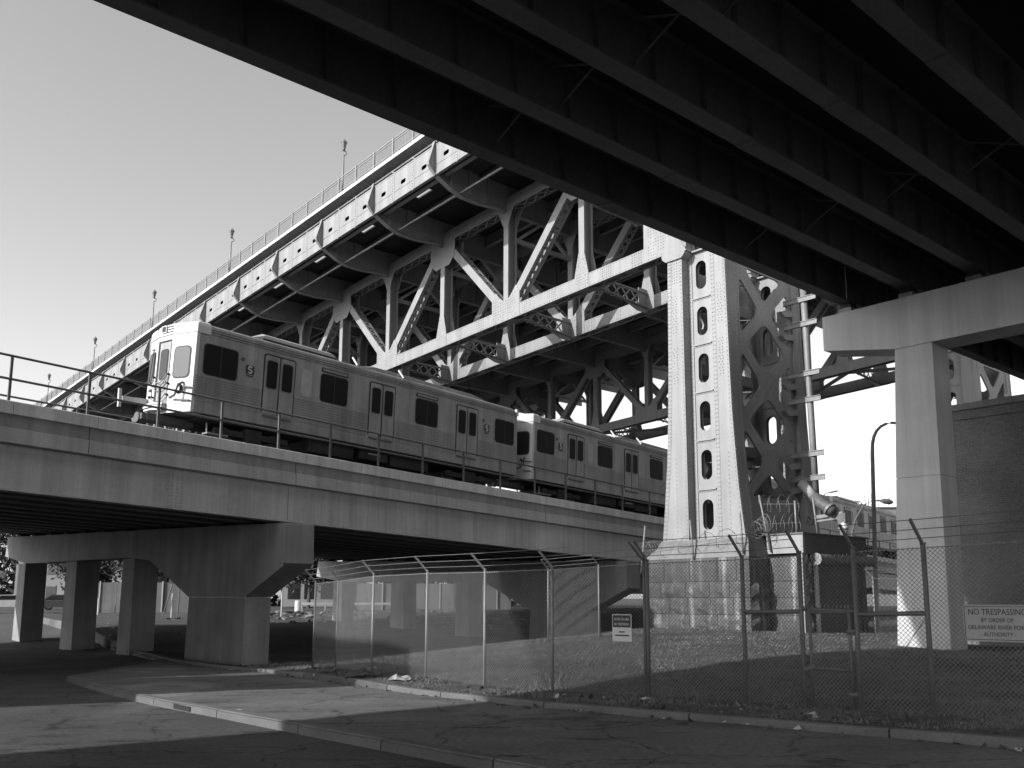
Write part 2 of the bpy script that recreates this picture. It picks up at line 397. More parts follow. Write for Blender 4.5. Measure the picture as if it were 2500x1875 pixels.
# the verge and the grassy mound behind the back kerb
mb = MB(); ws = [0.15, .5, .9, 1.4, 2, 2.7, 3.5, 4.5, 5.6, 7, 8.5, 10, 12, 14, 16.5, 19, 22, 25, 29, 33, 38, 44, 51, 59, 66]
for i, (p, n) in enumerate(zip(back, bn)):
    for w in ws:
        q = p + Vector((0.70, 0.714)) * w if w > 1 else p + n.lerp(Vector((0.70, 0.714)), w) * w
        z = hgt(q.x, q.y) + 0.03 * math.sin(q.x * 1.9 + q.y) * math.sin(q.y * 1.5 - q.x * .4) * min(1, w)
        if w < 0.3: z = max(R(p.y) + AP + 0.10, z) - 0.004
        if w > 60: z -= 0.7
        mb.v.append((q.x, q.y, z))
nw = len(ws)
for i in range(len(back) - 1):
    for j in range(nw - 1):
        a = i * nw + j; mb.f.append((a, a + nw, a + nw + 1, a + 1))
verge = mb.build('grass_verge', 'soil', smooth=True, kind='structure')

# short rough grass: loose blades over the verge and the mound
def side(x, y):     # distance behind the back kerb
    best = min(range(0, len(back), 2), key=lambda i: (back[i].x - x) ** 2 + (back[i].y - y) ** 2)
    return (Vector((x, y)) - back[best]).dot(bn[best])
rs = np.random.RandomState(5); gv = []; gf = []
cnt = 0
while cnt < 90000:
    d = 12 + 32 * rs.rand() ** 1.4; a = -0.30 + 0.85 * rs.rand(); x, y = d * a, d
    if cnt % 4 == 0 or True:
        clump = 0.5 + 0.5 * math.sin(x * 1.3 + 2 * math.sin(y * .7)) * math.sin(y * 1.1 + x * .5)
        if rs.rand() > 0.25 + 0.75 * clump: continue
    s = side(x, y)
    if s < 0.3: continue
    hh = hgt(x, y); m_ = rs.randint(2, 5)
    for _ in range(m_):
        px, py = x + rs.randn() * .05, y + rs.randn() * .05; h = 0.02 + 0.045 * rs.rand() ** 1.5; an = rs.rand() * 6.28; w = 0.006 + 0.00022 * d
        lx, ly = rs.randn() * .05, rs.randn() * .05; o = len(gv)
        gv += [(px - w * math.cos(an), py - w * math.sin(an), hh - .02), (px + w * math.cos(an), py + w * math.sin(an), hh - .02), (px + lx, py + ly, hh + h)]
        gf.append((o, o + 1, o + 2)); cnt += 1
g = MB(); g.v = gv; g.f = gf
me = bpy.data.meshes.new('grass'); me.from_pydata(gv, [], gf); me.materials.append(M['blade'])
tag(obj('grass', me), 'short rough grass and dead stalks over the verge and mound', 'grass', kind='stuff')
# taller weeds and tufts along the fence line
tv = []; tf = []
for k in range(150):
    i = rs.randint(28, len(back) - 6); w = 2.6 + rs.randn() * .55 if rs.rand() < .7 else 1 + 7 * rs.rand(); q = back[i] + bn[i] * w + Vector(rs.randn(2) * .3); z = hgt(q.x, q.y); hh = .10 + .22 * rs.rand() ** 2
    for _ in range(rs.randint(6, 16)):
        a = rs.rand() * 6.28; r = .02 + .07 * rs.rand(); ln = hh * (.5 + .7 * rs.rand()); x, y = q.x + r * math.cos(a), q.y + r * math.sin(a); o = len(tv)
        lx, ly = math.cos(a) * ln * .5 * rs.rand(), math.sin(a) * ln * .5 * rs.rand(); w_ = .007
        tv += [(x - w_ * math.sin(a), y + w_ * math.cos(a), z - .02), (x + w_ * math.sin(a), y - w_ * math.cos(a), z - .02), (x + lx * .5, y + ly * .5, z + ln * .65), (x + lx, y + ly, z + ln)]; tf += [(o, o + 1, o + 2), (o + 1, o + 3, o + 2)]
me = bpy.data.meshes.new('weeds'); me.from_pydata(tv, [], tf); me.materials.append(M['blade'])
tag(obj('weeds', me), 'scattered taller weeds and dry tufts along the fence line', 'weeds', kind='stuff')
# dead leaves, chips and paper scraps along the gutter and the foot of the fence
lv = MB(); ll = MB()
for k in range(2200):
    i = rs.randint(30, len(back) - 4); p = back[i] + (back[i + 1] - back[i]) * rs.rand(); w = abs(rs.randn()) * 1.3 + (-.05 if rs.rand() < .3 else .25)
    q = p + bn[i] * (w if rs.rand() > .25 else -abs(rs.randn()) * .12)
    z = (hgt(q.x, q.y) if w > .2 and (q - p).dot(bn[i]) > 0.1 else R(q.y) + AP + (0.12 if (q - p).dot(bn[i]) > 0 else 0)) + 0.02
    a = rs.rand() * 6.28; s = 0.018 + 0.045 * rs.rand() ** 2; c_, s_ = math.cos(a) * s, math.sin(a) * s; t1, t2 = rs.randn() * .6 * s, rs.randn() * .6 * s
    (ll if rs.rand() < .13 else lv).add([(q.x - c_, q.y - s_, z + t1), (q.x + s_, q.y - c_, z + t2), (q.x + c_, q.y + s_, z - t1 * .3), (q.x - s_, q.y + c_, z)], [(0, 1, 2, 3)])
tag(lv.build('leaf_debris', 'bark'), 'dead leaves and chips along the kerb and fence', 'debris', kind='stuff')
tag(ll.build('paper_scraps', 'litter'), 'small pale paper scraps strewn along the fence foot', 'litter', kind='stuff')
def crumple(name, x, y, s, label, m='litter', grp=None):
    mb = MB(); n = 6; rr = random.Random(int(abs(x * 1000 + y * 77)))
    base = hgt(x, y) if side(x, y) > .2 else R(y) + AP
    for j in range(n):
        for i in range(n):
            u, v = (i / (n - 1) - .5) * 2, (j / (n - 1) - .5) * 2; r = math.hypot(u, v); k = 1 - .25 * max(0, r - .8)
            mb.v.append((x + s * (u * k + rr.uniform(-.22, .22)), y + s * (v * k * .7 + rr.uniform(-.22, .22)), base + .015 + s * max(0, .45 * (1 - r)) * rr.uniform(.2, 1.3) + s * rr.uniform(0, .14)))
    mb.f = [(j * n + i, j * n + i + 1, (j + 1) * n + i + 1, (j + 1) * n + i) for j in range(n - 1) for i in range(n - 1)]
    return tag(mb.build(name, m), label, 'litter', grp)
crumple('paper_bag', 2.05, 16.4, .10, 'crumpled white paper standing at the foot of the fence')
crumple('paper_wrapper', 4.2, 13.9, .09, 'pale wrapper lying on the verge before the gate post')
crumple('plastic_cup', -4.85, 15.75, .045, 'small pale cup lying alone on the sunlit pavement')
crumple('rag_heap', -4.0, 22.6, .42, 'heap of torn cloth and rags by the fence foot', 'dirt')
crumple('plastic_bag', -2.9, 21.3, .30, 'flattened pale plastic bag beside the rag heap', 'sign')
crumple('cloth_bundle', -5.2, 24.5, .33, 'grey bundle of cloth between the dark fence posts', 'dirt')
# ================================================================== HIGHWAY OVERPASS (overhead)
hw = frame('highway_overpass', FH, 'dark highway bridge overhead, plate girders seen from beneath', 'overpass')
GZ = 11.0; GS = 2.35; NG = 8
def add_girder(i, t0, t1):
    n = 0.2 + GS * i; mb = MB()
    mb.box(n - .24, n + .24, t0, t1, GZ, GZ + .05); mb.box(n - .018, n + .018, t0, t1, GZ + .05, GZ + 1.46); mb.box(n - .2, n + .2, t0, t1, GZ + 1.46, GZ + 1.50)
    g_ = mb.build('girder', 'dark_steel', hw)
    st = MB(); k = t1 - .5
    while k > max(t0, -48):
        for sd in (-1, 1):
            st.box(n + sd * .02 if sd > 0 else n - .17, n + .17 if sd > 0 else n - .02, k - .012, k + .012, GZ + .055, GZ + 1.455)
        k -= 1.65 if i % 2 else 1.8
    st.build('web_stiffeners', 'dark_steel', g_, kind='stuff')
    for c in ((-11.8, -30.2) if t0 < 0 else (14,)):        # bolted flange splices
        sp = MB(); rv = MB(); sp.box(n - .235, n + .235, c - .8, c + .8, GZ - .028, GZ - .003)
        for a in range(9):
            for b in (-.17, -.09, .09, .17): rv.rivet((n + b, c - .72 + a * .18, GZ - .028), (0, 0, -1), .026, .022)
        sp.build('splice_plate', 'dark_steel', g_); rv.build('splice_bolts', 'dark_steel', g_, kind='stuff')
for i in range(NG):
    add_girder(i, -80, 0.62)
    add_girder(i, 0.72, 42)
EDGE = [(-80, -.35), (-53, -.35), (-42, -1.9), (42, -1.9)]           # hidden deck edge, its taper shaped to place the overpass shadow
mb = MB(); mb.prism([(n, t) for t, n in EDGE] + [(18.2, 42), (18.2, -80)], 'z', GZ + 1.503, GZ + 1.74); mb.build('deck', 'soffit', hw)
mb = MB(); sec = [(0, GZ + 1.745), (.03, GZ + 2.7), (.25, GZ + 2.7), (.45, GZ + 1.745)]
for t, n in EDGE: mb.v += [(n + a, t, z) for a, z in sec]
for k in range(3):
    for q in range(4): mb.f.append((k * 4 + q, k * 4 + (q + 1) % 4, k * 4 + 4 + (q + 1) % 4, k * 4 + 4 + q))
mb.f += [(3, 2, 1, 0), (12, 13, 14, 15)]; mb.build('parapet', 'concrete', hw)
mb = MB(); mb.prism([(18.2, GZ + 1.745), (18.17, GZ + 2.7), (17.95, GZ + 2.7), (17.75, GZ + 1.745)], 'y', -80, 42); mb.build('parapet', 'concrete', hw)
# cross frames between the girders
for k in range(5):
    t = -6.2 - 10.6 * k
    for i in range(NG - 1):
        a, b = 0.2 + GS * i + .03, 0.2 + GS * (i + 1) - .03; mb = MB()
        mb.bar((a, t + .11, GZ + .3), (b, t + .11, GZ + 1.3), .04, .04); mb.bar((a, t - .11, GZ + 1.3), (b, t - .11, GZ + .3), .04, .04)
        mb.build('cross_frame', 'dark_steel', hw)

def highway_pier(t0, lab):
    p = frame('overpass_pier', FH, lab, 'bridge pier', 'concrete piers under the highway overpass')
    L = Vector(W(FH, 0, t0, 0)); p.location = (L.x, L.y, EYE)
    mb = MB(); mb.prism([(-.45, 10.47), (-.45, 9.18), (2.3, 8.68), (16.6, 8.62), (18.6, 9.2), (18.6, 10.47)], 'y', 0, 1.34); mb.build('pier_cap', 'pale_concrete', p)
    for n0 in (0, 11.6):
        g0 = hgt(*W(FH, n0 + 2.6, t0 + .6, 0)[:2]) - .5 if t0 > -5 else R(0) - .6
        mb = MB(); zt, zm = 8.72, 4.10
        def sl(z): f = (8.7 - z) / 10.35; return (n0 + 2.26 - .57 * f, n0 + 3.575 - .08 * f)
        for za, zb in ((g0, zm - .012), (zm + .012, zt)):
            a0, a1 = sl(za); b0, b1 = sl(zb)
            mb.hexa([(a0, .05, za), (a1, .05, za), (a1, 1.29, za), (a0, 1.29, za), (b0, .05, zb), (b1, .05, zb), (b1, 1.29, zb), (b0, 1.29, zb)])
        a0, a1 = sl(zm); mb.box(a0 + .03, a1 - .03, .08, 1.26, zm - .012, zm + .012)
        mb.build('column', 'pale_concrete', p)
    for i in range(NG):
        n = 0.2 + GS * i; mb = MB(); mb.box(n - .26, n + .26, .52, 1.05, 10.47, 10.80); mb.build('bearing_pedestal', 'concrete', p)
        mb = MB(); mb.box(n - .22, n + .22, .56, 1.0, 10.803, 10.995); mb.build('bearing_pad', 'rubber', p)
    return p
highway_pier(0.0, 'tall concrete pier with square cap between bridge tower and brick wall')
highway_pier(-41.0, 'concrete pier under the overpass beyond the street to the left')
# ================================================================== OLD STEEL TRUSS BRIDGE
GB = -0.047
P0, PP = -1.9, 6.35
NK = 15
def nd(k): return P0 + PP * k
br = frame('truss_bridge', FB, 'huge pale riveted steel truss bridge climbing over the train', 'bridge')
ZB = 16.76
def zz(t, z): return z + GB * t

def lacing(mb, p, q, half, side, w=.07, th=.02, pitch=.62, cross=True):   # flat lacing bars in the plane spanned by (q-p) and side
    p = Vector(p); q = Vector(q); d = q - p; L = d.length; d.normalize(); s = Vector(side).normalized(); n = max(1, int(L / pitch)); st = L / n; up = d.cross(s)
    for i in range(n):
        a = p + d * st * i; b = p + d * st * (i + 1); sg = 1 if i % 2 == 0 else -1
        mb.bar(a + s * half * sg, b - s * half * sg, w, th, up)
        if cross: mb.bar(a - s * half * sg + up * .022, b + s * half * sg + up * .022, w, th, up)

def truss(s, first, last, detail, name_label):
    """one truss plane, front face at n = s"""
    t0, t1 = nd(first), nd(last)
    mb = MB()
    mb.box(s, s + .05, t0 - .7, t1, ZB, ZB + .76, GB); mb.box(s + .65, s + .70, t0 - .7, t1, ZB, ZB + .76, GB)
    for n_ in (s + .05, s + .55): mb.box(n_, n_ + .10, t0 - .7, t1, ZB, ZB + .025, GB); mb.box(n_, n_ + .10, t0 - .7, t1, ZB + .735, ZB + .76, GB)
    ch = mb.build('bottom_chord', 'paint', br, label=name_label)
    if detail:
        lc = MB()
        for k in range(first, last): lacing(lc, (s + .35, nd(k), zz(nd(k), ZB + .02)), (s + .35, nd(k + 1), zz(nd(k + 1), ZB + .02)), .28, (1, 0, 0), .09, .02, .8, False)
        for k in range(first, last + 1):
            lc.box(s + .06, s + .64, nd(k) - .45, nd(k) + .45, ZB + .03, ZB + .05, GB); lc.box(s + .06, s + .64, nd(k) + 2.6, nd(k) + 3.4, ZB + .03, ZB + .05, GB)
        lc.build('chord_lacing', 'paint', ch, kind='stuff')
    mb = MB(); zt = ZB + 6.95
    mb.box(s, s + .05, t0 - .7, t1, zt, zt + .7, GB); mb.box(s + .65, s + .70, t0 - .7, t1, zt, zt + .7, GB); mb.box(s - .02, s + .72, t0 - .7, t1, zt + .703, zt + .73, GB)
    tc_ = mb.build('top_chord', 'paint', br)
    if detail:
        lc = MB()
        for k in range(first, min(last, 9)): lacing(lc, (s + .35, nd(k), zz(nd(k), zt + .02)), (s + .35, nd(k + 1), zz(nd(k + 1), zt + .02)), .28, (1, 0, 0), .09, .02, .8)
        lc.build('chord_lacing', 'paint', tc_, kind='stuff')
    for k in range(first, last + 1):
        t = nd(k)
        if k > 0:
            mb = MB(); za, zb = zz(t, ZB + .77), zz(t, zt)
            mb.box(s + .004, s + .05, t - .21, t + .21, za, zb); mb.box(s + .65, s + .696, t - .21, t + .21, za, zb); mb.box(s + .05, s + .65, t - .018, t + .018, za, zb)
            if detail:
                mb.box(s + .05, s + .13, t - .21, t - .19, za, zb); mb.box(s + .57, s + .65, t - .21, t - .19, za, zb)
            mb.build('post', 'paint', br)
        if k < last:
            a, b = (k, k + 1)
            if a % 2 == 0: pa, pb = (nd(a), ZB + .5), (nd(b), zt + .3)
            else: pa, pb = (nd(a), zt + .3), (nd(b), ZB + .5)
            A = Vector((0, pa[0], zz(*pa))); B_ = Vector((0, pb[0], zz(*pb))); d = (B_ - A).normalized(); up = Vector((0, -d.z, d.y))
            mb = MB()
            for n_ in (s + .028, s + .672): mb.bar(A + d * .3 + Vector((n_, 0, 0)), B_ - d * .3 + Vector((n_, 0, 0)), .5, .044, (1, 0, 0))
            for sg in (-1, 1):
                for n_ in (s + .1, s + .6): mb.bar(A + d * .9 + up * .235 * sg + Vector((n_, 0, 0)), B_ - d * .9 + up * .235 * sg + Vector((n_, 0, 0)), .10, .03, up)
            dg_ = mb.build('diagonal', 'paint', br)
            if detail:
                lc = MB()
                for sg in (-1, 1): lacing(lc, A + d * 1.1 + up * .25 * sg + Vector((s + .35, 0, 0)), B_ - d * 1.1 + up * .25 * sg + Vector((s + .35, 0, 0)), .29, (1, 0, 0), .085, .018, .5)
                lc.build('diagonal_lacing', 'paint', dg_, kind='stuff')
        # gusset plates
        if k % 2 == 0: gp = [(-1.25, -.01), (1.25, -.01), (1.25, 1.5), (.92, 1.95), (.5, 1.5), (.22, 1.3), (-.22, 1.3), (-.5, 1.5), (-.92, 1.95), (-1.25, 1.5)]
        else: gp = [(-.55, -.01), (.55, -.01), (.52, .85), (.212, 2.1), (-.212, 2.1), (-.52, .85)]
        if k == 0: gp = [(-.75, -.01), (1.9, -.01), (1.9, 3.3), (1.5, 3.5), (-.15, 1.75), (-.75, 1.15)]
        zo = zz(t, ZB)
        tp = [(-1.3, 7.6), (-1.3, 5.9), (-.75, 5.35), (.75, 5.35), (1.3, 5.9), (1.3, 7.6)] if k % 2 else [(-.95, 7.2), (-.6, 6.7), (-.212, 5.9), (.212, 5.9), (.6, 6.7), (.95, 7.2)]
        for poly, nm in ((gp, 'gusset_plate'), (tp, 'gusset_plate')):
            if k == 0 and poly is tp: continue
            mb = MB(); pl = [(t + u, zo + v + GB * u) for u, v in poly]
            mb.prism(pl, 'x', s - .018, s - .003); mb.prism(pl, 'x', s + .703, s + .718)
            g_ = mb.build(nm, 'paint', br)
            if detail and poly is gp and k < 8:
                rv = MB(); hh = 3.2 if k == 0 else (1.6 if k % 2 == 0 else 2.0); ww = 1.7 if k == 0 else (1.15 if k % 2 == 0 else .45)
                import itertools
                for u in np.arange(-.65 if k == 0 else -ww, ww + .01, .16):
                    for v in np.arange(.08, hh, .16):
                        inside = False; j = len(poly) - 1
                        for i in range(len(poly)):
                            (xi, yi), (xj, yj) = poly[i], poly[j]
                            if (yi > v) != (yj > v) and u < (xj - xi) * (v - yi) / (yj - yi) + xi: inside = not inside
                            j = i
                        if inside and RND.random() < .8: rv.rivet((s - .018, t + u, zo + v + GB * u), (-1, 0, 0))
                rv.build('rivets', 'paint', g_, kind='stuff')
    if detail:                                                    # rivet lines along the chord face
        rv = MB()
        for t in np.arange(t0 + .3, nd(min(last, 7)), .22):
            for v in (.06, .70): rv.rivet((s - .001, t, zz(t, ZB + v)), (-1, 0, 0))
        for k in range(first, min(last, 7)):
            for c in (2.1, 4.2):
                for a in range(5):
                    for b in range(5): rv.rivet((s - .001, nd(k) + c + a * .15, zz(nd(k) + c + a * .15, ZB + .12 + b * .13)), (-1, 0, 0))
        rv.build('rivets', 'paint', ch, kind='stuff')

S2 = 5.4
truss(0.0, 0, NK, True, 'sunlit lower chord of the nearest truss')
truss(S2, 0, NK, True, 'shadow striped lower chord of the second truss')
truss(27.5, 0, 12, False, None); truss(33.0, 0, 12, False, None)

# cross struts between the paired trusses, and the lateral bracing in the chord plane
for pair, det in ((0.0, True), (27.5, False)):
    for k in range(0, 11 if det else 9):
        t = nd(k); mb = MB(); a, b = pair + .72, pair + S2 + (0 if det else .1)
        z0, z1 = zz(t, ZB + .08), zz(t, ZB + .95); zc_ = zz(t, ZB - .02)
        mb.bar((a, t, z0 + .35), (b, t, z0), .25, .07); mb.bar((a, t, z1), (b, t, z1), .25, .07)
        lacing(mb, (a + .9, t, (z0 + z1) / 2 + .08), (b - .7, t, (z0 + z1) / 2), .40, (0, 0, 1), .09, .03, .62)
        mb.box(b - .75, b - .01, t - .025, t + .025, z0 - .25, z1 + .25); mb.box(a, a + .9, t - .025, t + .025, z0 + .25, z1 + .06)
        mb.prism([(b - 1.9, z0 + .05), (b - .2, z0 + .02), (b - .2, z0 - .30), (b - .9, z0 - .28)], 'y', t - .02, t + .02)
        mb.build('lattice_strut', 'paint', br)
    for k in range(0, 0 if det else 7):
        mb = MB()
        if k % 2: mb.bar((pair + .7, nd(k), zz(nd(k), ZB + .1)), (pair + S2, nd(k + 1), zz(nd(k + 1), ZB + .1)), .22, .2)
        else: mb.bar((pair + S2, nd(k), zz(nd(k), ZB + .1)), (pair + .7, nd(k + 1), zz(nd(k + 1), ZB + .1)), .22, .2)
        mb.build('lateral_brace', 'paint', br)
    for k in range(1, 11 if det else 8):                            # sway frames
        mb = MB(); t = nd(k)
        mb.bar((pair + .7, t, zz(t, ZB + 5.2)), (pair + S2, t, zz(t, ZB + 5.2)), .2, .25)
        mb.bar((pair + .7, t, zz(t, ZB + 5.1)), (pair + 2.9, t, zz(t, ZB + 6.8)), .14, .18); mb.bar((pair + S2, t, zz(t, ZB + 5.1)), (pair + 3.2, t, zz(t, ZB + 6.8)), .14, .18)
        mb.build('sway_brace', 'paint', br)

# floor beams with cantilever brackets, stringers and the deck
ZF = 25.25
for k in range(0, 20):
    t = nd(k); zo = GB * t
    low = [(0, 23.55), (-.7, 23.58), (-2.2, 23.42), (-3.4, 23.45), (-4.2, 23.68), (-5.22, 24.18)]
    mb = MB(); mb.prism([(x, z + zo) for x, z in [(5.9, 23.5)] + low + [(-5.22, ZF), (5.9, ZF)]], 'y', t - .014, t + .014)
    for (xa, za), (xb, zb) in zip(low, low[1:]): mb.bar((xa, t, za + zo - .012), (xb, t, zb + zo - .012), .34, .03)
    for x in (-1.4, -2.8, -4.2): mb.box(x - .1, x + .1, t - .1, t + .1, 23.75 + zo, ZF + zo)
    mb.bar((5.9, t, 23.49 + zo), (0, t, 23.54 + zo), .34, .03)
    mb.build('cantilever_bracket', 'paint', br)
    # pointed outrigger outside the fascia
    mb = MB(); ou = [(-5.34, 24.20), (-5.78, 24.68), (-5.80, 24.85), (-5.40, 26.22), (-5.34, 26.22)]
    mb.prism([(x, z + zo) for x, z in ou], 'y', t - .01, t + .01)
    for (xa, za), (xb, zb) in zip(ou[:-2], ou[1:-1]): mb.bar((xa, t, za + zo), (xb, t, zb + zo), .20, .035)
    mb.build('outrigger', 'paint', br)
    if k < 13:
        mb = MB(); mb.box(6.12, 27.5, t - .02, t + .02, 23.2 + zo, ZF + zo); mb.box(6.12, 27.5, t - .2, t + .2, 23.16 + zo, 23.2 + zo)
        for x in np.arange(8, 27, 2.4): mb.box(x - .1, x + .1, t - .12, t + .12, 23.25 + zo, ZF + zo)
        mb.build('floor_beam', 'paint', br)
        mb = MB(); mb.box(27.5, 38.6, t - .02, t + .02, 23.6 + zo, ZF + zo); mb.build('floor_beam', 'paint', br)
for n, dp in ((-4.6, .85), (-2.0, .28)):
    mb = MB(); mb.box(n - .02, n + .02, -4, nd(19), ZF - dp, ZF - .01, GB); mb.box(n - .15, n + .15, -4, nd(19), ZF - dp - .02, ZF - dp, GB); mb.build('stringer', 'paint', br)
for n in np.arange(1.2, 33, 2.4):
    mb = MB(); mb.box(n - .02, n + .02, -6, nd(13), ZF - .8, ZF - .01, GB); mb.box(n - .14, n + .14, -6, nd(13), ZF - .82, ZF - .8, GB); mb.build('stringer', 'paint', br)
for k in range(-1, 19):                   # open track deck: a gap in every bay lets a bar of sun through to the chord
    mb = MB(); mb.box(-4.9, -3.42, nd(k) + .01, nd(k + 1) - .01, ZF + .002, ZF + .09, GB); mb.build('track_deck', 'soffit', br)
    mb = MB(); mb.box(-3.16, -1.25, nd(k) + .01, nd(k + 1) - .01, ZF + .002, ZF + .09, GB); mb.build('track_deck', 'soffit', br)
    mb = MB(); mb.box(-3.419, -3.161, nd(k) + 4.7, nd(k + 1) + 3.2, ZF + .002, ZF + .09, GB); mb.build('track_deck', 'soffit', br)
mb = MB(); mb.box(-4.98, -4.93, -14, nd(19), 24.3, 25.95, GB); mb.build('sun_baffle', 'soffit', br)  # backing plate added to stop sun spots through the slots
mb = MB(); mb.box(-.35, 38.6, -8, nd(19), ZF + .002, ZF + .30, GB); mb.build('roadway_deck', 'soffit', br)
mb = MB(); mb.box(-1.249, -.351, -5, nd(19), ZF + .002, ZF + .05, GB); mb.build('gap_plate', 'soffit', br)
mb = MB(); mb.tube([(-3.6, -3, zz(-3, 23.62)), (-3.6, nd(12), zz(nd(12), 23.62))], .06, 6)
mb.build('conduit', 'paint', br)

# the fascia girder: panels with one slot each
JP = PP / 3
slot = rrect(-.25, .25, -.13, .13, .11, 4)
pv, pf = plate([(-JP / 2 + .006, -.93), (JP / 2 - .006, -.93), (JP / 2 - .006, .93), (-JP / 2 + .006, .93)], [slot[::-1]], .03)
pm = MB(); pm.add([(w - 5.31, u, v + GB * u) for u, v, w in pv], pf)
for u in (-JP / 2 + .07, JP / 2 - .07): pm.box(-5.337, -5.326, u - .06, u + .06, -.92, .92)
pm.box(-5.334, -5.326, -JP / 2 + .14, JP / 2 - .14, -.36, -.34, GB)
for v in (-.92, .84): pm.box(-5.34, -5.326, -JP / 2 + .01, JP / 2 - .01, v, v + .08, GB)
fpm = pm.mesh('fascia_panel', 'paint')
rv = MB()
for u in np.arange(-JP / 2 + .2, JP / 2 - .1, .17): rv.rivet((-5.334, u, -.35 + GB * u), (-1, 0, 0))
for v in np.arange(-.85, .9, .17): rv.rivet((-5.337, -JP / 2 + .07, v), (-1, 0, 0))
rvm = rv.mesh('rivets', 'paint')
for i in range(-6, 57):
    t = nd(0) + JP * (i + .5); o = obj('fascia_panel', fpm, br); o.location = (0, t, 25.13 + GB * t)
    if 2 < i < 30: r_ = obj('rivets', rvm, o, kind='stuff')
mb = MB(); mb.box(-5.29, -5.15, -14, nd(19), 24.19, 24.22, GB); mb.box(-5.29, -5.15, -14, nd(19), 26.03, 26.06, GB); mb.build('fascia_flange', 'paint', br)
mb = MB(); mb.tube([(-5.33, -14, zz(-14, 26.20)), (-5.33, nd(19), zz(nd(19), 26.20))], .05, 6)
mb.build('fascia_rail', 'paint', br)
sm_ = MB(); sm_.box(-5.375, -5.29, -.05, .05, 0, .15); sm_ = sm_.mesh('rail_stub', 'paint')
for i in range(-6, 57): t = nd(0) + JP * i; o = obj('rail_stub', sm_, br); o.location = (0, t, zz(t, 26.065))

# raised footway with its railing
mb = MB(); mb.box(-5.45, -2.9, -14, nd(19), 26.95, 27.17, GB); mb.build('footway_slab', 'coping', br)
rm = MB(); rm.box(-4.75, -2.9, -.09, .09, 0, .16); rm = rm.mesh('footway_rib', 'paint')
for i in range(-6, 90): t = nd(0) + JP * .5 * i; o = obj('footway_rib', rm, br); o.location = (0, t, zz(t, 26.78))
for k in range(-2, 20):
    t = nd(k); mb = MB(); mb.box(-3.6, -3.4, t - .1, t + .1, zz(t, ZF + .1), zz(t, 26.74)); mb.build('footway_post', 'paint', br)
for v, h in ((28.22, .06), (27.32, .05), (28.06, .035)): mb = MB(); mb.box(-5.42, -5.37, -14, nd(19), v, v + h, GB); mb.build('railing_rail', 'paint', br)
pmh = MB(); pmh.box(-5.44, -5.35, -.05, .05, 0, 1.18); pme = pmh.mesh('railing_post', 'paint')
for i in range(-6, 57): t = nd(0) + JP * i; o = obj('railing_post', pme, br); o.location = (0, t, zz(t, 27.17))
mb = MB()
for i in range(-80, 800):
    t = nd(0) + JP / 14 * i
    if i % 14: mb.box(-5.405, -5.385, t - .014, t + .014, zz(t, 27.34), zz(t, 28.07))
mb.build('railing_pickets', 'paint', br, kind='stuff')

# lamp standards on the footway
def lamp_standard():
    r = empty('lamp_standard', (0, 0, 0)); 
    mb = MB(); mb.tube([(0, 0, 0), (0, 0, 1.1), (0, 0, 2.55)], [.085, .065, .05], 8); mb.build('pole', 'galv', r, True)
    mb = MB(); mb.tube([(0, 0, 2.52), (.10, .10, 2.60), (.16, .16, 2.72), (.12, .12, 2.84), (0.02, 0.02, 2.86)], .035, 6); mb.build('scroll', 'galv', r, True)
    mb = MB(); mb.tube([(0, 0, 2.84), (0, 0, 2.92), (0, 0, 2.98), (0, 0, 3.42)], [.06, .11, .10, .20], 8); mb.build('lantern', 'lamp_glass', r)
    mb = MB(); mb.tube([(0, 0, 3.422), (0, 0, 3.46), (0, 0, 3.58), (0, 0, 3.66), (0, 0, 3.72)], [.22, .21, .12, .04, .02], 8); mb.build('cap', 'galv', r)
    return r
L0 = None
for i, (t, lab) in enumerate(zip((20.9, 38.0, 54.6, 71.6, 88.7), ('largest lantern lamp on the bridge railing, nearest the overpass', 'second lantern lamp down the bridge railing from the overpass',
        'lantern lamp on the bridge railing just above the train front', 'small lantern lamp on the railing left of the train front', 'tiny farthest lantern lamp low over the viaduct handrail'))):
    o = lamp_standard() if L0 is None else copy_tree(L0); L0 = L0 or o
    x, y, z = W(FB, -5.40, t, zz(t, 27.17)); o.location = (x, y, z + EYE); tag(o, lab, 'lamp post', 'lantern lamps along the bridge footway')

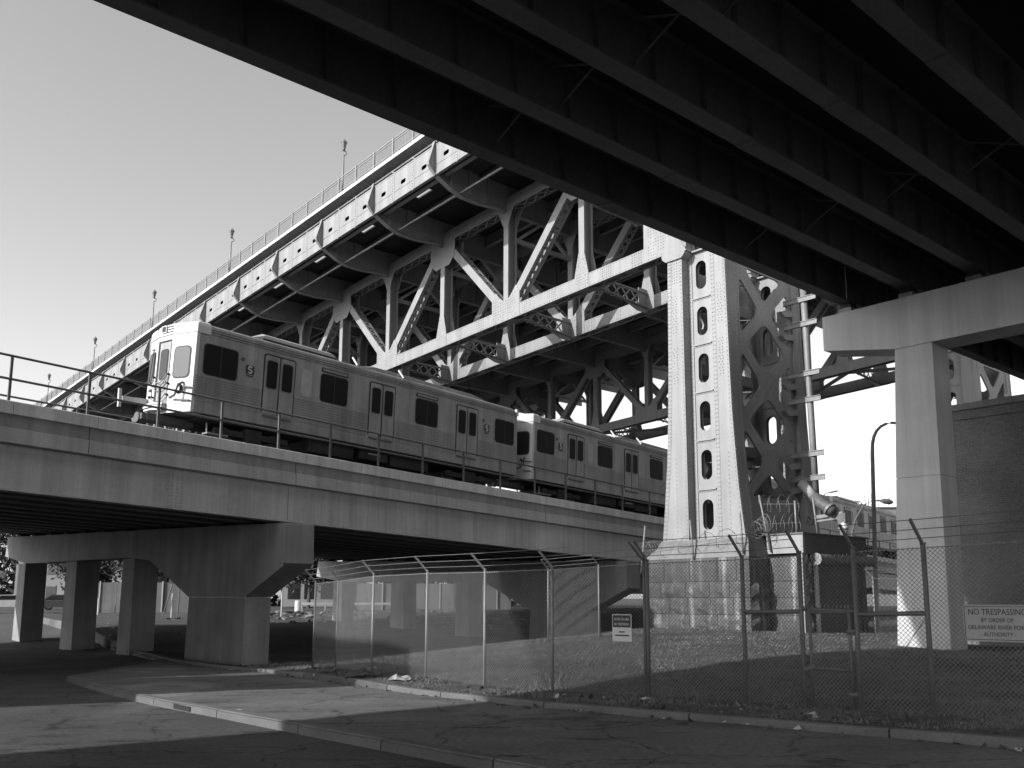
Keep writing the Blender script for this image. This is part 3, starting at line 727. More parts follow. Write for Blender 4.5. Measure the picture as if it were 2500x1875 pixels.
# ================================================================== BRIDGE TOWER (riveted steel legs and lacing)
tw = frame('bridge_tower', FB, 'pale riveted steel bridge tower with oval holes and crossed lacing plates', 'tower')
TL = [(2.6, -.80), (4, -.95), (6.3, -1.17), (8.5, -1.29), (11, -1.39), (17, -1.5)]
TR = [(2.6, -5.45), (4, -5.28), (5, -5.18), (8, -4.98), (10.3, -4.92), (17, -4.82)]
OV = [15.45, 13.14, 10.82, 8.5, 6.17, 3.83]
zs = [2.66, 3.3, 4, 5, 6.3, 7.4, 8.5, 9.7, 11, 13, 16.35]
def leg(n0, full):
    lg = MB(); lg.prism([(-2.36, 2.66)] + [(-2.36, 16.35)] + [(lerp_tab(TL, z), z) for z in reversed(zs)], 'x', n0, n0 + .8)
    a = lg.build('leg_flange', 'paint', tw)
    lg = MB(); lg.prism([(lerp_tab(TR, z), z) for z in zs[:-1]] + [(lerp_tab(TR, 16.9), 16.9), (-4.03, 16.9), (-4.03, 2.66)], 'x', n0, n0 + .8)
    b = lg.build('leg_flange', 'paint', tw)
    st = MB()
    for za, zb in zip(zs, zs[1:]):      # edge angles
        st.hexa([(n0 - .014, lerp_tab(TL, za) - .22, za), (n0 - .002, lerp_tab(TL, za) - .22, za), (n0 - .002, lerp_tab(TL, za) - .01, za), (n0 - .014, lerp_tab(TL, za) - .01, za),
                 (n0 - .014, lerp_tab(TL, zb) - .22, zb), (n0 - .002, lerp_tab(TL, zb) - .22, zb), (n0 - .002, lerp_tab(TL, zb) - .01, zb), (n0 - .014, lerp_tab(TL, zb) - .01, zb)])
        for q0, q1 in ((.0, .16), (.62, .8)):   # on the outer side
            ta, tb = lerp_tab(TR, za), lerp_tab(TR, zb)
            st.hexa([(n0 + q0, ta - .014, za), (n0 + q1, ta - .014, za), (n0 + q1, ta - .001, za), (n0 + q0, ta - .001, za), (n0 + q0, tb - .014, zb), (n0 + q1, tb - .014, zb), (n0 + q1, tb - .001, zb), (n0 + q0, tb - .001, zb)])
    st.box(n0 - .014, n0 - .002, -4.25, -4.04, 2.7, 16.85)
    st.build('edge_angles', 'paint', tw, kind='stuff')
    # web with six oval holes
    holes = [stadium(-3.08, z, .61, 1.42)[::-1] for z in OV]
    for nn_, off in ((n0 + .56, 0), (n0 + .80, 0)):
        v, f = plate([(-4.03, 2.66), (-2.36, 2.66), (-2.36, 16.62), (-4.03, 16.62)], holes, .03)
        mb = MB(); mb.add([(nn_ + w, u, z) for u, z, w in v], f); mb.build('oval_web', 'paint', tw)
    mb = MB(); mb.box(n0 + .50, n0 + .543, -2.56, -2.362, 2.66, 16.6); mb.build('web_angle', 'paint', tw)
    for z0_, z1_ in zip(OV, OV[1:]):
        zc = (z0_ + z1_) / 2; mb = MB(); mb.box(n0 + .46, n0 + .543, -3.62, -2.60, zc - .03, zc + .03); mb.box(n0 + .52, n0 + .543, -3.66, -2.57, zc - .09, zc - .031); mb.build('web_ledge', 'paint', tw)
    mb = MB(); mb.box(n0 + .36, n0 + .9, -4.03, -2.30, 16.62, 16.70); mb.build('web_ledge', 'paint', tw)
    # flared capital under the bearing
    mb = MB()
    mb.prism([(-1.45, 16.352), (-2.40, 16.352), (-2.62, 16.55), (-2.62, 16.66), (-1.22, 16.66), (-1.22, 16.55)], 'x', n0 - .10, n0 + .9)
    mb.prism([(-1.15, 16.663), (-2.7, 16.663), (-2.45, 17.1), (-2.3, 17.55), (-1.5, 17.55), (-1.3, 17.1)], 'x', n0 - .06, n0 + .86); mb.build('capital', 'paint', tw)
    mb = MB()
    for r0, r1, x in ((.26, .26, .035), (.13, .13, .07)): mb.tube([(n0 - .02, -1.95, 18.0), (n0 - .02 - x, -1.95, 18.0)], r0, 16)
    mb.build('bearing_pin', 'paint', tw)
    if full:
        rv = MB()
        for z in np.arange(2.8, 16.3, .20):
            for t in (lerp_tab(TL, z) - .06, lerp_tab(TL, z) - .17, -2.28): rv.rivet((n0 - .014 if t > -2 else n0, t, z), (-1, 0, 0))
            for t in (-4.09, -4.2, lerp_tab(TR, z) + .07): rv.rivet((n0 - .014 if t > -4.3 else n0, t, z), (-1, 0, 0))
            rv.rivet((n0 + .50, -2.46, z), (-1, 0, 0)); rv.rivet((n0 + .545, -3.95, z), (-1, 0, 0))
            for q in (.08, .71): rv.rivet((n0 + q, lerp_tab(TR, z) - .014, z), (0, -1, 0))
            for q in (.12, .3, .44): rv.rivet((n0 + q, -2.361, z), (0, -1, 0))
        for z in np.arange(10.2, 14.6, .14):
            if abs(z - 12.3) < .3: continue
            for c in (-1.75, -1.95, -4.42, -4.58): rv.rivet((n0, c + .04 * math.sin(z * 20), z), (-1, 0, 0))
        for z in np.arange(3.1, 6.6, .2):
            for c in (-1.72, -4.72): rv.rivet((n0, c, z), (-1, 0, 0))
        for z in np.arange(15.2, 16.3, .14):
            for c in np.arange(-2.2, -1.6, .15): rv.rivet((n0, c, z), (-1, 0, 0))
        rv.build('rivets', 'paint', a, kind='stuff')
leg(0.0, True); leg(5.5, True)
# crossed lacing plates between the two legs
ZC = [13.65, 10.0, 6.35]; NC = 3.15
def lac_holes():
    H_ = []
    dia = [(NC, ZC[0] - .50), (1.50, 11.82), (NC, ZC[1] + .50), (4.80, 11.82)]
    for c0, c1 in zip(ZC, ZC[1:]):
        zj = (c0 + c1) / 2; H_.append(rpoly([(NC, c0 - .48), (1.48, zj), (NC, c1 + .48), (4.82, zj)], .55, 6))
    for c in ZC:
        H_.append(rpoly([(2.72, c), (1.10, c - 1.45), (1.10, c + 1.45)], .45, 6)); H_.append(rpoly([(3.58, c), (5.20, c + 1.45), (5.20, c - 1.45)], .45, 6))
    H_.append(rpoly([(NC, ZC[0] + .48), (4.7, 15.6), (1.6, 15.6)], .45, 6)); H_.append(rpoly([(NC, ZC[2] - .48), (1.5, 4.62), (4.8, 4.62)], .45, 6))
    return H_
v, f = plate([(.80, 2.9), (5.5, 2.9), (5.5, 16.3), (.80, 16.3)], lac_holes(), .10)
for tp_, nm in ((-4.78, 'outer'), (-1.62, 'inner')):
    mb = MB(); mb.add([(u, tp_ + w, z) for u, z, w in v], f); o = mb.build('lacing_plate', 'paint', tw)
    if nm == 'outer':
        rv = MB()
        for c in ZC:
            for sx in (-1, 1):
                for sz in (-1, 1):
                    d = Vector((sx * 1.66, sz * 1.82)).normalized(); pn = Vector((-d.y, d.x))
                    for k in range(15):
                        for h in (-.17, .17):
                            q = Vector((NC, c)) + d * (.12 + .165 * k) + pn * h; rv.rivet((q.x, tp_ - .05, q.y), (0, -1, 0))
        for z in np.arange(3.0, 16.2, .2):
            for n_ in (.88, .99, 5.42, 5.31): rv.rivet((n_, tp_ - .05, z), (0, -1, 0))
        for u in np.arange(1.2, 5.2, .17):
            for z in (15.8, 16.0, 16.15): rv.rivet((u, tp_ - .05, z), (0, -1, 0))
        rv.build('rivets', 'paint', o, kind='stuff')
for zc in ZC:
    mb = MB()
    for dz in (-.9, .95): mb.box(.82, 5.48, -2.5, -1.72, zc + dz - .25, zc + dz + .25)
    lacing(mb, (1.0, -3.2, zc), (5.3, -3.2, zc), .5, (0, 1, 0), .1, .04, .8); mb.build('diaphragm', 'paint', tw)
for z in (14.5, 13.3, 10.8, 9.5, 6.84, 5.67):     # stubby support under each pipe bracket
    mb = MB(); mb.prism([(4.3, z - .55), (5.45, z - .30), (5.45, z - .62), (4.6, z - .75)], 'y', -5.05, -4.86); mb.build('bracket_seat', 'paint', tw)
# far tower across the bridge: same legs, empties copied with their parts
ft = copy_tree(tw); x, y, _ = W(FB, 27.5, 0, 0); ft.location = (x, y, EYE)
tag(ft, 'shaded far bridge tower glimpsed over the brick wall'); ft['group'] = 'bridge towers'; tw['group'] = 'bridge towers'
# drain pipe clamped beside the tower
pp = frame('drain_pipe', FB, 'tall grey drain pipe clamped beside the bridge tower', 'pipe')
mb = MB(); mb.tube([(5.2, -5.74, 15.6), (5.2, -5.80, 13), (5.2, -5.88, 8), (5.2, -5.93, 4.9)], .155, 14); mb.build('pipe', 'galv', pp, True)
for z in (14.55, 13.3, 10.8, 9.5, 6.84, 5.67):
    mb = MB(); mb.box(5.02, 5.06, -6.52, -4.72, z - .13, z + .13); mb.box(4.98, 5.10, -6.52, -4.72, z + .10, z + .13); mb.box(4.98, 5.10, -6.52, -4.72, z - .13, z - .10); b_ = mb.build('bracket', 'galv', pp)
    mb = MB(); mb.tube([(5.2, -5.84, z - .035), (5.2, -5.84, z + .035)], .20, 14); mb.box(5.06, 5.12, -6.12, -5.56, z - .03, z + .03); mb.build('clamp', 'galv', b_)
dk = frame('vent_duct', FB, 'bent pale duct pipe leaning at the foot of the bridge tower', 'duct')
mb = MB(); mb.tube([(4.9, -5.35, 5.45), (4.9, -5.95, 4.78)], .24, 14); mb.build('duct_end', 'band', dk, True)
mb = MB(); mb.tube([(4.9, -5.97, 4.76), (4.9, -6.35, 4.40), (4.9, -6.62, 4.22), (4.9, -6.95, 3.95)], [.25, .28, .28, .24], 14); mb.build('duct_elbow', 'galv_dark', dk, True)
mb = MB(); mb.tube([(4.9, -6.72, 4.14), (4.9, -6.80, 4.07)], .33, 14); mb.build('flange', 'galv', dk)
# ================================================================== RAIL VIADUCT
GM = -0.0352
T0, T1 = -60.0, 76.0
vd = frame('rail_viaduct', FM, 'concrete and steel rail viaduct carrying the train across the street', 'viaduct')
JT = [-4.5, 3.0, 10.04, 17.13, 24.3]
def cuts(base, step): 
    out = [b for b in base]; 
    while out[0] > T0: out.insert(0, out[0] - step)
    while out[-1] < T1: out.append(out[-1] + step)
    return out
cj = []
for a, b in zip(*(lambda c: (c, c[1:]))(cuts([-4.29, 3.42, 10.49, 17.81, 25.0], 7.2))): cj += [a + (b - a) * f for f in (0, .36, .66)]
for a, b in zip(cj, cj[1:]):
    dn = RND.uniform(-.006, .006); mb = MB(); mb.prism([(.80, 5.08), (1.56 + dn, 5.08), (1.56 + dn, 5.44), (1.53 + dn, 5.465), (.80, 5.47)], 'y', a + .008, b - .008, GM); mb.build('coping_block', 'coping', vd)
pj = cuts(JT, 7.05)
for a, b in zip(pj, pj[1:]):
    mb = MB(); mb.box(1.10, 1.47, a + .012, b - .012, 4.68, 5.079, GM); mb.build('parapet_panel', 'parapet', vd)
    mb = MB(); mb.prism([(.2, 4.24), (1.52, 4.24), (1.52, 4.66), (1.49, 4.678), (.2, 4.678)], 'y', a + .012, b - .012, GM); mb.build('deck_edge', 'band', vd)
mb = MB(); mb.box(.3, 1.40, T0, T1, 4.25, 5.07, GM); mb.build('parapet_core', 'under', vd)
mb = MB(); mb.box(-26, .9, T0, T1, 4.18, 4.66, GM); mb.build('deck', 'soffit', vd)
mb = MB(); mb.box(-5.6, .79, T0, T1, 4.66, 5.42, GM); mb.build('ballast', 'dirt', vd, kind='stuff')
for n in (-.68, -2.11):
    mb = MB(); mb.box(n - .035, n + .035, T0, T1, 5.46, 5.62, GM); mb.box(n - .07, n + .07, T0, T1, 5.43, 5.46, GM); mb.build('track_rail', 'rail', vd)
mb = MB(); tie = MB(); tie.box(-2.7, -.1, -.12, .12, 5.12, 5.43); tm = tie.mesh('sleeper', 'bark')
for i in range(-30, 110): 
    if i * .75 > T1 - 1: break
    o = obj('sleeper', tm, vd); o.location = (0, i * .75, GM * i * .75)
gj = cuts([-17.7, 2.93, 23.62], 20.69)
for a, b in zip(gj, gj[1:]):
    mb = MB(); mb.box(1.13, 1.17, a + .01, b - .01, 2.90, 4.235, GM); mb.box(.93, 1.43, a + .01, b - .01, 2.85, 2.90, GM); mb.build('fascia_girder', 'girder', vd)
for c in (-1.5, -22.2, 19.2):
    sp = MB(); rv = MB()
    sp.box(1.172, 1.19, c - .3, c + .3, 2.95, 4.15, GM)
    for a in range(4):
        for b in range(11): rv.rivet((1.19, c - .24 + a * .16, 3.0 + b * .11 + GM * (c - .24 + a * .16)), (1, 0, 0))
    o = sp.build('splice_plate', 'girder', vd); rv.build('splice_bolts', 'girder', o, kind='stuff')
for i in range(12):
    n = -1.0 - 2.15 * i; zr = .028 * (1.2 - n)
    mb = MB(); mb.box(n - .02, n + .02, T0, T1, 2.93 + zr, 4.17, GM); mb.box(n - .22, n + .22, T0, T1, 2.88 + zr, 2.93 + zr, GM); mb.build('stringer', 'stringer', vd)
for k in range(-3, 8):
    for i in range(11):
        n = -1.0 - 2.15 * i; t = 5.9 * k + 1.0; mb = MB(); mb.bar((n - .1, t, 3.2 + .028 * (1.2 - n) + GM * t), (n - 2.05, t, 3.9 + GM * t), .1, .1); mb.bar((n - .1, t + .1, 3.9 + GM * t), (n - 2.05, t + .1, 3.25 + .028 * (3.2 - n) + GM * t), .1, .1); mb.build('cross_frame', 'stringer', vd)

# handrails: one along the near coping, one along the far side of the track
def handrail(name, n, ts, lab, grp, hi, lo, m):
    r = frame(name, FM, lab, 'railing', grp)
    mb = MB(); e0, e1 = ts[0], ts[-1]
    for v in (hi, lo): 
        mb = MB(); mb.tube([(n, e0, v + GM * e0), (n, e1, v + GM * e1)], .038, 8); mb.build('rail', m, r, True)
    pm = MB(); pm.box(-.035, .035, -.035, .035, 0, hi - 5.47); me = pm.mesh('post', m)
    for t in ts: o = obj('post', me, r); o.location = (n, t, 5.47 + GM * t)
    return r
handrail('handrail', 1.28, [-6.80 - 2.35 * k for k in range(14, 0, -1)] + [-6.80, -4.53, -2.26, .03, 2.34, 4.64, 7.01, 9.40, 11.82, 14.19, 16.61, 18.97, 21.38, 23.79, 26.37] + [28.8 + 2.4 * k for k in range(18)],
         'dark two-rail handrail along the near coping of the viaduct', 'viaduct handrails', 6.86, 6.16, 'rail_paint')
handrail('handrail', -3.9, [-30 + 3.4 * k for k in range(29)], 'thinner handrail beyond the track at the left', 'viaduct handrails', 6.75, 6.2, 'rail_paint')

# unseen wall, added to cut the light under the viaduct deck
ab = frame('added_abutment', FM, 'unseen concrete wall added to darken the space under the viaduct', 'abutment')
mb = MB(); mb.box(-26.5, 1.5, -27, -24.5, -4, 4.6); mb.build('wall', 'concrete', ab)
mb = MB(); mb.box(-26.5, 1.5, -60, -27.01, -4, 4.9); mb.build('fill', 'concrete', ab)
# hammerhead bents
def bent(t0, lab):
    b = frame('viaduct_pier', FM, lab, 'bridge pier', 'concrete piers under the rail viaduct'); z0 = GM * (t0 - 2.4)
    L = W(FM, 0, t0, 0); b.location = (L[0], L[1], EYE)
    def q(pts): return [(x, z + z0) for x, z in pts]
    mb = MB(); mb.prism(q([(2.0, 2.62), (2.04, 1.24), (-.62, .045), (-4.8, .045), (-7.0, 1.02), (-8.4, 1.62), (-10.4, 1.79), (-22.4, 1.83), (-25.5, 2.30), (-25.3, 3.36), (1.9, 2.68)]), 'y', 0, 1.14)
    mb.prism(q([(1.99, 2.60), (2.03, 1.26), (1.86, 1.20), (1.82, 2.64)]), 'y', -.05, -.002); mb.build('pier_cap', 'concrete', b)
    for (a0, a1, c0, c1, zt) in ((-4.95, -.59, -4.8, -.63, .04), (-11.0, -9.75, -10.9, -9.8, 1.75), (-17.2, -15.8, -17.1, -15.9, 1.78), (-23.5, -22.4, -23.4, -22.45, 1.84)):
        g0 = hgt(*W(FM, (a0 + a1) / 2, t0 + .5, 0)[:2]) - .6
        mb = MB(); mb.hexa([(a0, .02, g0), (a1, .02, g0), (a1, 1.12, g0), (a0, 1.12, g0), (c0, .02, zt + z0 - .004), (c1, .02, zt + z0 - .004), (c1, 1.12, zt + z0 - .004), (c0, 1.12, zt + z0 - .004)]); mb.build('column', 'concrete', b)
    for i in range(13):
        n = 1.15 if i == 0 else -1.0 - 2.15 * (i - 1); zz_ = 2.68 + .0257 * (1.9 - n) + z0
        mb = MB(); mb.box(n - .25, n + .25, .3, .84, zz_ - .02, zz_ + .13 if i else 2.845 + GM * t0); mb.build('bearing', 'under', b)
    return b
bent(2.4, 'flared concrete viaduct pier standing beside the street at left')
bent(23.1, 'flared concrete viaduct pier behind the fence and next to the stone plinth')
bent(43.8, 'concrete viaduct pier beyond the stone plinth')

# ================================================================== TRAIN
PITCH = math.atan(GM)
LEN, HW = 17.15, 2.77
NOSE = [(0, 0), (-.10, -.06), (-.95, -.40), (-1.82, -.52), (-2.66, -.40), (-2.77, -.32)]
def car_proto():
    r = empty('train_car')
    ff = lambda n: lerp_tab([(-x, y) for x, y in NOSE], -n)
    # shell: plan outline with the bowed nose, lofted up the sides and over the roof
    outline = NOSE + [(-HW, LEN), (0, LEN)]
    lev = [(.95, 0), (1.15, 0), (2.3, .0), (3.95, .02), (4.14, .05)]
    mb = MB(); nO = len(outline); vs = []
    cx = -HW / 2
    for z, ins in lev:
        for n, y in outline: vs.append((cx + (n - cx) * (1 - ins / (HW / 2)), y + (ins if y < 1 else -ins), z))
    fs = [tuple(range(nO))[::-1]]
    for l in range(len(lev) - 1):
        for k in range(nO): k2 = (k + 1) % nO; fs.append((l * nO + k, l * nO + k2, (l + 1) * nO + k2, (l + 1) * nO + k))
    mb.add(vs, fs); body = mb.build('body', 'stainless', r)
    # roof: curved, between the end caps
    mb = MB(); prof = [(-.06, 4.142), (-.10, 4.24), (-.32, 4.36), (-.75, 4.44), (cx, 4.47), (-2.02, 4.44), (-2.45, 4.36), (-2.67, 4.24), (-2.71, 4.142)]
    mb.prism(prof, 'y', .48, LEN - .12); mb.build('roof', 'stainless', r)
    mb = MB()
    for z, n, w in ((4.02, .012, .05), (4.10, .004, .04), (3.93, .014, .03)): mb.box(-.02, n, .5, LEN - .03, z, z + w); mb.box(-HW - n, -HW + .02, .5, LEN - .03, z, z + w)
    mb.build('roof_gutter', 'stainless', r)
    # white front sheet and roof cap, following the bow
    mb = MB(); vs = []; cap = NOSE
    F_ = [(n, y - .02) for n, y in NOSE]
    for z in (.93, 3.88): vs += [(n, y, z) for n, y in F_]
    m_ = len(F_); mb.add(vs, [(k, k + 1, m_ + k + 1, m_ + k) for k in range(m_ - 1)])
    mb.v += [(.012, -.02, .93), (.012, .10, .93), (.012, .10, 3.88), (.012, -.02, 3.88)]; o = len(mb.v); mb.f.append((o - 4, o - 3, o - 2, o - 1))
    mb.build('front_sheet', 'white', r)
    capo = [(.03, -.03)] + [(n, y - .05) for n, y in NOSE[1:-1]] + [(-HW - .03, -.34), (-HW - .03, .5), (.03, .5)]
    mb = MB(); lev2 = [(3.885, 0), (4.16, .0), (4.27, .05), (4.36, .16), (4.41, .42)]
    for z, ins in lev2:
        for n, y in capo: mb.v.append((cx + (n - cx) * (1 - ins / (HW / 2)), y + (ins if y < .4 else 0), z))
    nO = len(capo)
    mb.f.append(tuple(range(nO))[::-1])
    for l in range(len(lev2) - 1):
        for k in range(nO): k2 = (k + 1) % nO; mb.f.append((l * nO + k, l * nO + k2, (l + 1) * nO + k2, (l + 1) * nO + k))
    mb.f.append(tuple(range((len(lev2) - 1) * nO, len(lev2) * nO))); mb.build('roof_cap', 'white', r)
    mb = MB(); mb.box(-HW + .04, -.04, LEN - .06, LEN + .012, 3.9, 4.2); mb.box(-.10, .03, LEN - .10, LEN + .03, 3.95, 4.28); mb.build('rear_cap', 'white', r)
    # louvred panel with route box over the front door (on the flat of the bow)
    def fpt(n, z, d): return (n, ff(n) - .02 - d, z)
    def fbox(mb, n0, n1, z0, z1, d0, d1):
        mb.hexa([fpt(n0, z0, d1), fpt(n1, z0, d1), fpt(n1, z0, d0), fpt(n0, z0, d0), fpt(n0, z1, d1), fpt(n1, z1, d1), fpt(n1, z1, d0), fpt(n0, z1, d0)])
    for z in (3.97, 4.07, 4.17): mb = MB(); fbox(mb, -1.95, -.95, z, z + .035, .03, .045); mb.build('louvre', 'rubber', r)
    mb = MB(); fbox(mb, -1.62, -1.32, 3.98, 4.26, .04, .07); o = mb.build('route_box', 'white', r)
    mb = MB(); fbox(mb, -1.58, -1.36, 4.02, 4.22, .071, .076); mb.build('route_glass', 'glass', o)
    # front door, set back in a dark portal
    mb = MB(); fbox(mb, -1.80, -1.02, 1.02, 3.70, .002, .008); pd = mb.build('door_portal', 'under', r)
    mb = MB(); fbox(mb, -1.66, -1.04, 1.10, 3.62, .010, .016); dd = mb.build('end_door', 'stainless', r)
    def fpane(name, n0, n1, z0, z1, rr, d, m, par):
        pts = rrect(n0, n1, z0, z1, rr, 4); mb = MB(); k = len(pts)
        mb.v = [fpt(n, z, d) for n, z in pts] + [fpt(n, z, d + .008) for n, z in pts]
        mb.f = [tuple(range(k, 2 * k))] + [(i, (i + 1) % k, k + (i + 1) % k, k + i) for i in range(k)]
        return mb.build(name, m, par)
    fpane('door_frame', -1.60, -1.12, 2.20, 3.36, .14, .018, 'rubber', dd); fpane('pane', -1.56, -1.15, 2.25, 3.32, .12, .028, 'glass', dd)
    for n0, n1 in ((-.86, -.14), (-2.66, -1.98)):
        w_ = fpane('front_window', n0, n1, 2.18, 3.40, .20, .004, 'rubber', r); fpane('pane', n0 + .045, n1 - .045, 2.23, 3.35, .17, .014, 'glass', w_)
    for n in (-.55, -2.22):
        mb = MB()
        c = Vector(fpt(n, 1.80, 0)); mb.tube([c + Vector((0, .02, 0)), c - Vector((0, .03, 0))], .19, 16); h = mb.build('headlight', 'rubber', r, True)
        mb = MB(); mb.tube([c - Vector((.07, .031, 0)), c - Vector((.07, .045, 0))], .085, 12); mb.tube([c - Vector((-.08, .031, .03)), c - Vector((-.08, .045, .03))], .075, 12); mb.build('lens', 'white', h)
    # safety chains, hoses, corner stirrups, wiper
    def sag(a, b, drop, rr, name, m='galv'):
        a = Vector(a); b = Vector(b); pts = [a.lerp(b, i / 8) - Vector((0, .05, drop * 4 * (i / 8) * (1 - i / 8))) for i in range(9)]
        mb = MB(); mb.tube(pts, rr, 5); return mb.build(name, m, r, True)
    for z, dr in ((2.30, .26), (1.98, .24), (1.55, .2), (2.22, .34)): sag(fpt(-.98, z + .08, .06), fpt(-1.86, z, .06), dr, .018, 'safety_chain')
    for n in (-.98, -1.86):
        for z in (1.6, 2.02, 2.36): mb = MB(); mb.tube([fpt(n, z, .0), fpt(n, z, .09)], .04, 6); mb.build('chain_hook', 'rubber', r)
    mb = MB(); mb.tube([fpt(-2.15, 3.5, .05), fpt(-2.28, 2.6, .07), fpt(-2.38, 2.25, .05)], .016, 5); mb.tube([fpt(-2.15, 3.48, .04), fpt(-2.35, 3.5, .05)], .02, 5); mb.build('wiper', 'rubber', r)
    mb = MB(); mb.tube([fpt(-.36, 2.02, .02), fpt(-.34, 1.9, .22), fpt(-.40, 1.5, .26), fpt(-.75, 1.45, .12)], .045, 6); mb.bar(fpt(-.30, 1.84, .1), fpt(.0, 1.80, .05), .05, .05); mb.bar(fpt(-.40, 1.36, .06), fpt(-.02, 1.33, .06), .06, .05); mb.build('corner_bracket', 'galv_dark', r)
    mb = MB(); mb.bar(fpt(-2.55, 1.55, -.05), fpt(-2.45, 1.46, 1.0), .22, .20); mb.bar((-2.45, ff(-2.4) - 1.05, 1.16), (-2.45, ff(-2.4) - 1.08, 1.84), .10, .10); mb.build('side_buffer', 'white', r)
    mb = MB(); mb.bar(fpt(-2.5, 1.38, .02), fpt(-2.5, 1.64, .02), .24, .10); mb.build('buffer_bracket', 'galv_dark', r)
    mb = MB()
    for z, d in ((1.02, .36), (1.12, .40), (1.22, .36)): mb.prism([(-1.0, ff(-1) - d * .55), (-1.4, ff(-1.4) - d), (-1.9, ff(-1.9) - d * .9), (-2.1, ff(-2) - .05), (-1.0, ff(-1) - .02)], 'z', z, z + .07)
    mb.build('anticlimber', 'white', r)
    mb = MB(); mb.box(-1.85, -1.25, -.98, .8, .62, .88); mb.tube([(-1.62, -.99, .72), (-1.62, -1.2, .72)], .20, 12); mb.prism([(-1.3, .64), (-2.0, .58), (-2.1, .74), (-1.3, .86)], 'y', -1.15, -.9); mb.build('coupler', 'galv_dark', r)
    # side doors, windows, panels
    def spane(name, y0, y1, z0, z1, rr, d, m, par, th=.008):
        pts = rrect(y0, y1, z0, z1, rr, 4); mb = MB(); k = len(pts)
        for sgn, base in ((1, 0.0),):
            o = len(mb.v); mb.v += [(base + sgn * d, y, z) for y, z in pts] + [(base + sgn * (d + th), y, z) for y, z in pts]
            mb.f += [tuple(o + k + i for i in range(k))] + [(o + i, o + (i + 1) % k, o + k + (i + 1) % k, o + k + i) for i in range(k)]
        return mb.build(name, m, par)
    for yc in (3.48, 8.57, 13.66):
        pk = spane('side_door', yc - .71, yc + .71, 1.42, 3.76, .10, .002, 'rubber', r)
        mb = MB(); mb.box(.0, .05, yc - .62, yc + .62, 1.28, 1.34); mb.build('door_sill', 'galv_dark', pk)
        for s in (-1, 1):
            lf = spane('door_leaf', min(yc + s * .03, yc + s * .66), max(yc + s * .03, yc + s * .66), 1.40, 3.70, .05, .012, 'stainless', pk)
            a, b = sorted((yc + s * .06, yc + s * .62)); 
            spane('window_frame', a + .01, b - .02, 2.38, 3.55, .13, .022, 'galv', pk); spane('pane', a + .05, b - .06, 2.42, 3.51, .11, .032, 'side_glass', pk)
    for a, b, sg in ((.30, 1.68, 0), (5.38, 6.74, 1), (10.45, 11.80, 1), (15.55, 16.90, 0)):
        w_ = spane('side_window', a, b, 2.38, 3.56, .17, .002, 'rubber', r); spane('pane', a + .04, b - .04, 2.42, 3.52, .14, .012, 'side_glass', w_)
        mb = MB(); mb.box(.0, .026, (a + b) / 2 - .02, (a + b) / 2 + .02, 2.42, 3.52); mb.build('mullion', 'rubber', w_)
        if sg:
            s_ = spane('destination_sign', a + .03, b - .03, 3.62, 3.80, .04, .004, 'rubber', r); spane('sign_glass', a + .08, b - .08, 3.655, 3.765, .03, .014, 'galv', s_)
    spane('blank_panel', 4.46, 4.96, 2.42, 3.52, .16, .004, 'panel', r)
    fl = MB()
    for a, b in ((.04, 2.74), (4.22, 7.83), (9.31, 12.92), (14.40, LEN - .04)):
        for i in range(10): z = 1.38 + .098 * i; fl.box(-.01, .022, a, b, z, z + .045); fl.box(-HW - .022, -HW + .01, a, b, z, z + .045)
    for a, b in ((.04, 1.0), (1.1, LEN - .04)): fl.box(-.01, .012, a, b, .97, 1.02)
    fl.build('fluted_siding', 'stainless', r, kind='stuff')
    def emblem(y, z):
        mb = MB(); e = mb.box(.002, .012, y - .17, y + .17, z - .17, z + .17).build('emblem', 'signdark', r)
        mb = MB()
        top = [(y + .075 * math.cos(t), z + .062 + .062 * math.sin(t)) for t in np.linspace(.35, math.pi * 1.45, 10)]
        bot = [(y + .075 * math.cos(t), z - .062 + .062 * math.sin(t)) for t in np.linspace(math.pi * .45, -math.pi * .85, 10)]
        path = top + bot
        for p, q in zip(path, path[1:]): mb.bar((.016, p[0], p[1]), (.016, q[0], q[1]), .055, .006, (1, 0, 0))
        mb.build('emblem_stroke', 'white', e); mb = MB(); mb.box(.002, .006, y - .14, y + .14, z - .265, z - .215); mb.build('emblem_caption', 'signdark', e)
    emblem(2.20, 2.95); emblem(14.98, 2.95)
    for y in (1.90, 14.78):
        mb = MB(); mb.tube([(0, y - .02, 3.30), (.012, y - .02, 3.30)], .085, 12); mb.build('round_vent', 'galv_dark', r)
    # roof equipment
    mb = MB(); hp = [(-.42, 4.36), (-.50, 4.62), (-.75, 4.74), (-2.0, 4.74), (-2.27, 4.62), (-2.35, 4.36)]
    def hump(y0, y1, s0, s1, k=1.0):
        mb = MB(); n = len(hp)
        pro = [(y0, .05), (y0 + s0, 1), (y1 - s1, 1), (y1, .05)]
        for y, f in pro: mb.v += [(x, y, 4.34 + (z - 4.34) * f * k) for x, z in hp]
        mb.f += [tuple(range(n)), tuple(range(4 * n - 1, 3 * n - 1, -1))]
        for a in range(3):
            for i in range(n - 1): mb.f.append((a * n + i, a * n + i + 1, a * n + n + i + 1, a * n + n + i))
        return mb
    hump(2.3, 6.75, .75, .5).build('roof_unit', 'panel', r); mb = MB(); mb.box(-.43, -.38, 2.9, 6.4, 4.40, 4.46); mb.build('unit_vent', 'rubber', r)
    hump(7.3, 16.1, 1.2, 1.6, .82).build('roof_unit', 'stainless', r)
    for y in (7.35, 9.9): 
        mb = MB(); mb.tube([(-.25, y, 4.36), (-.55, y - .05, 4.75)], .045, 6); mb.build('roof_pipe', 'white', r)
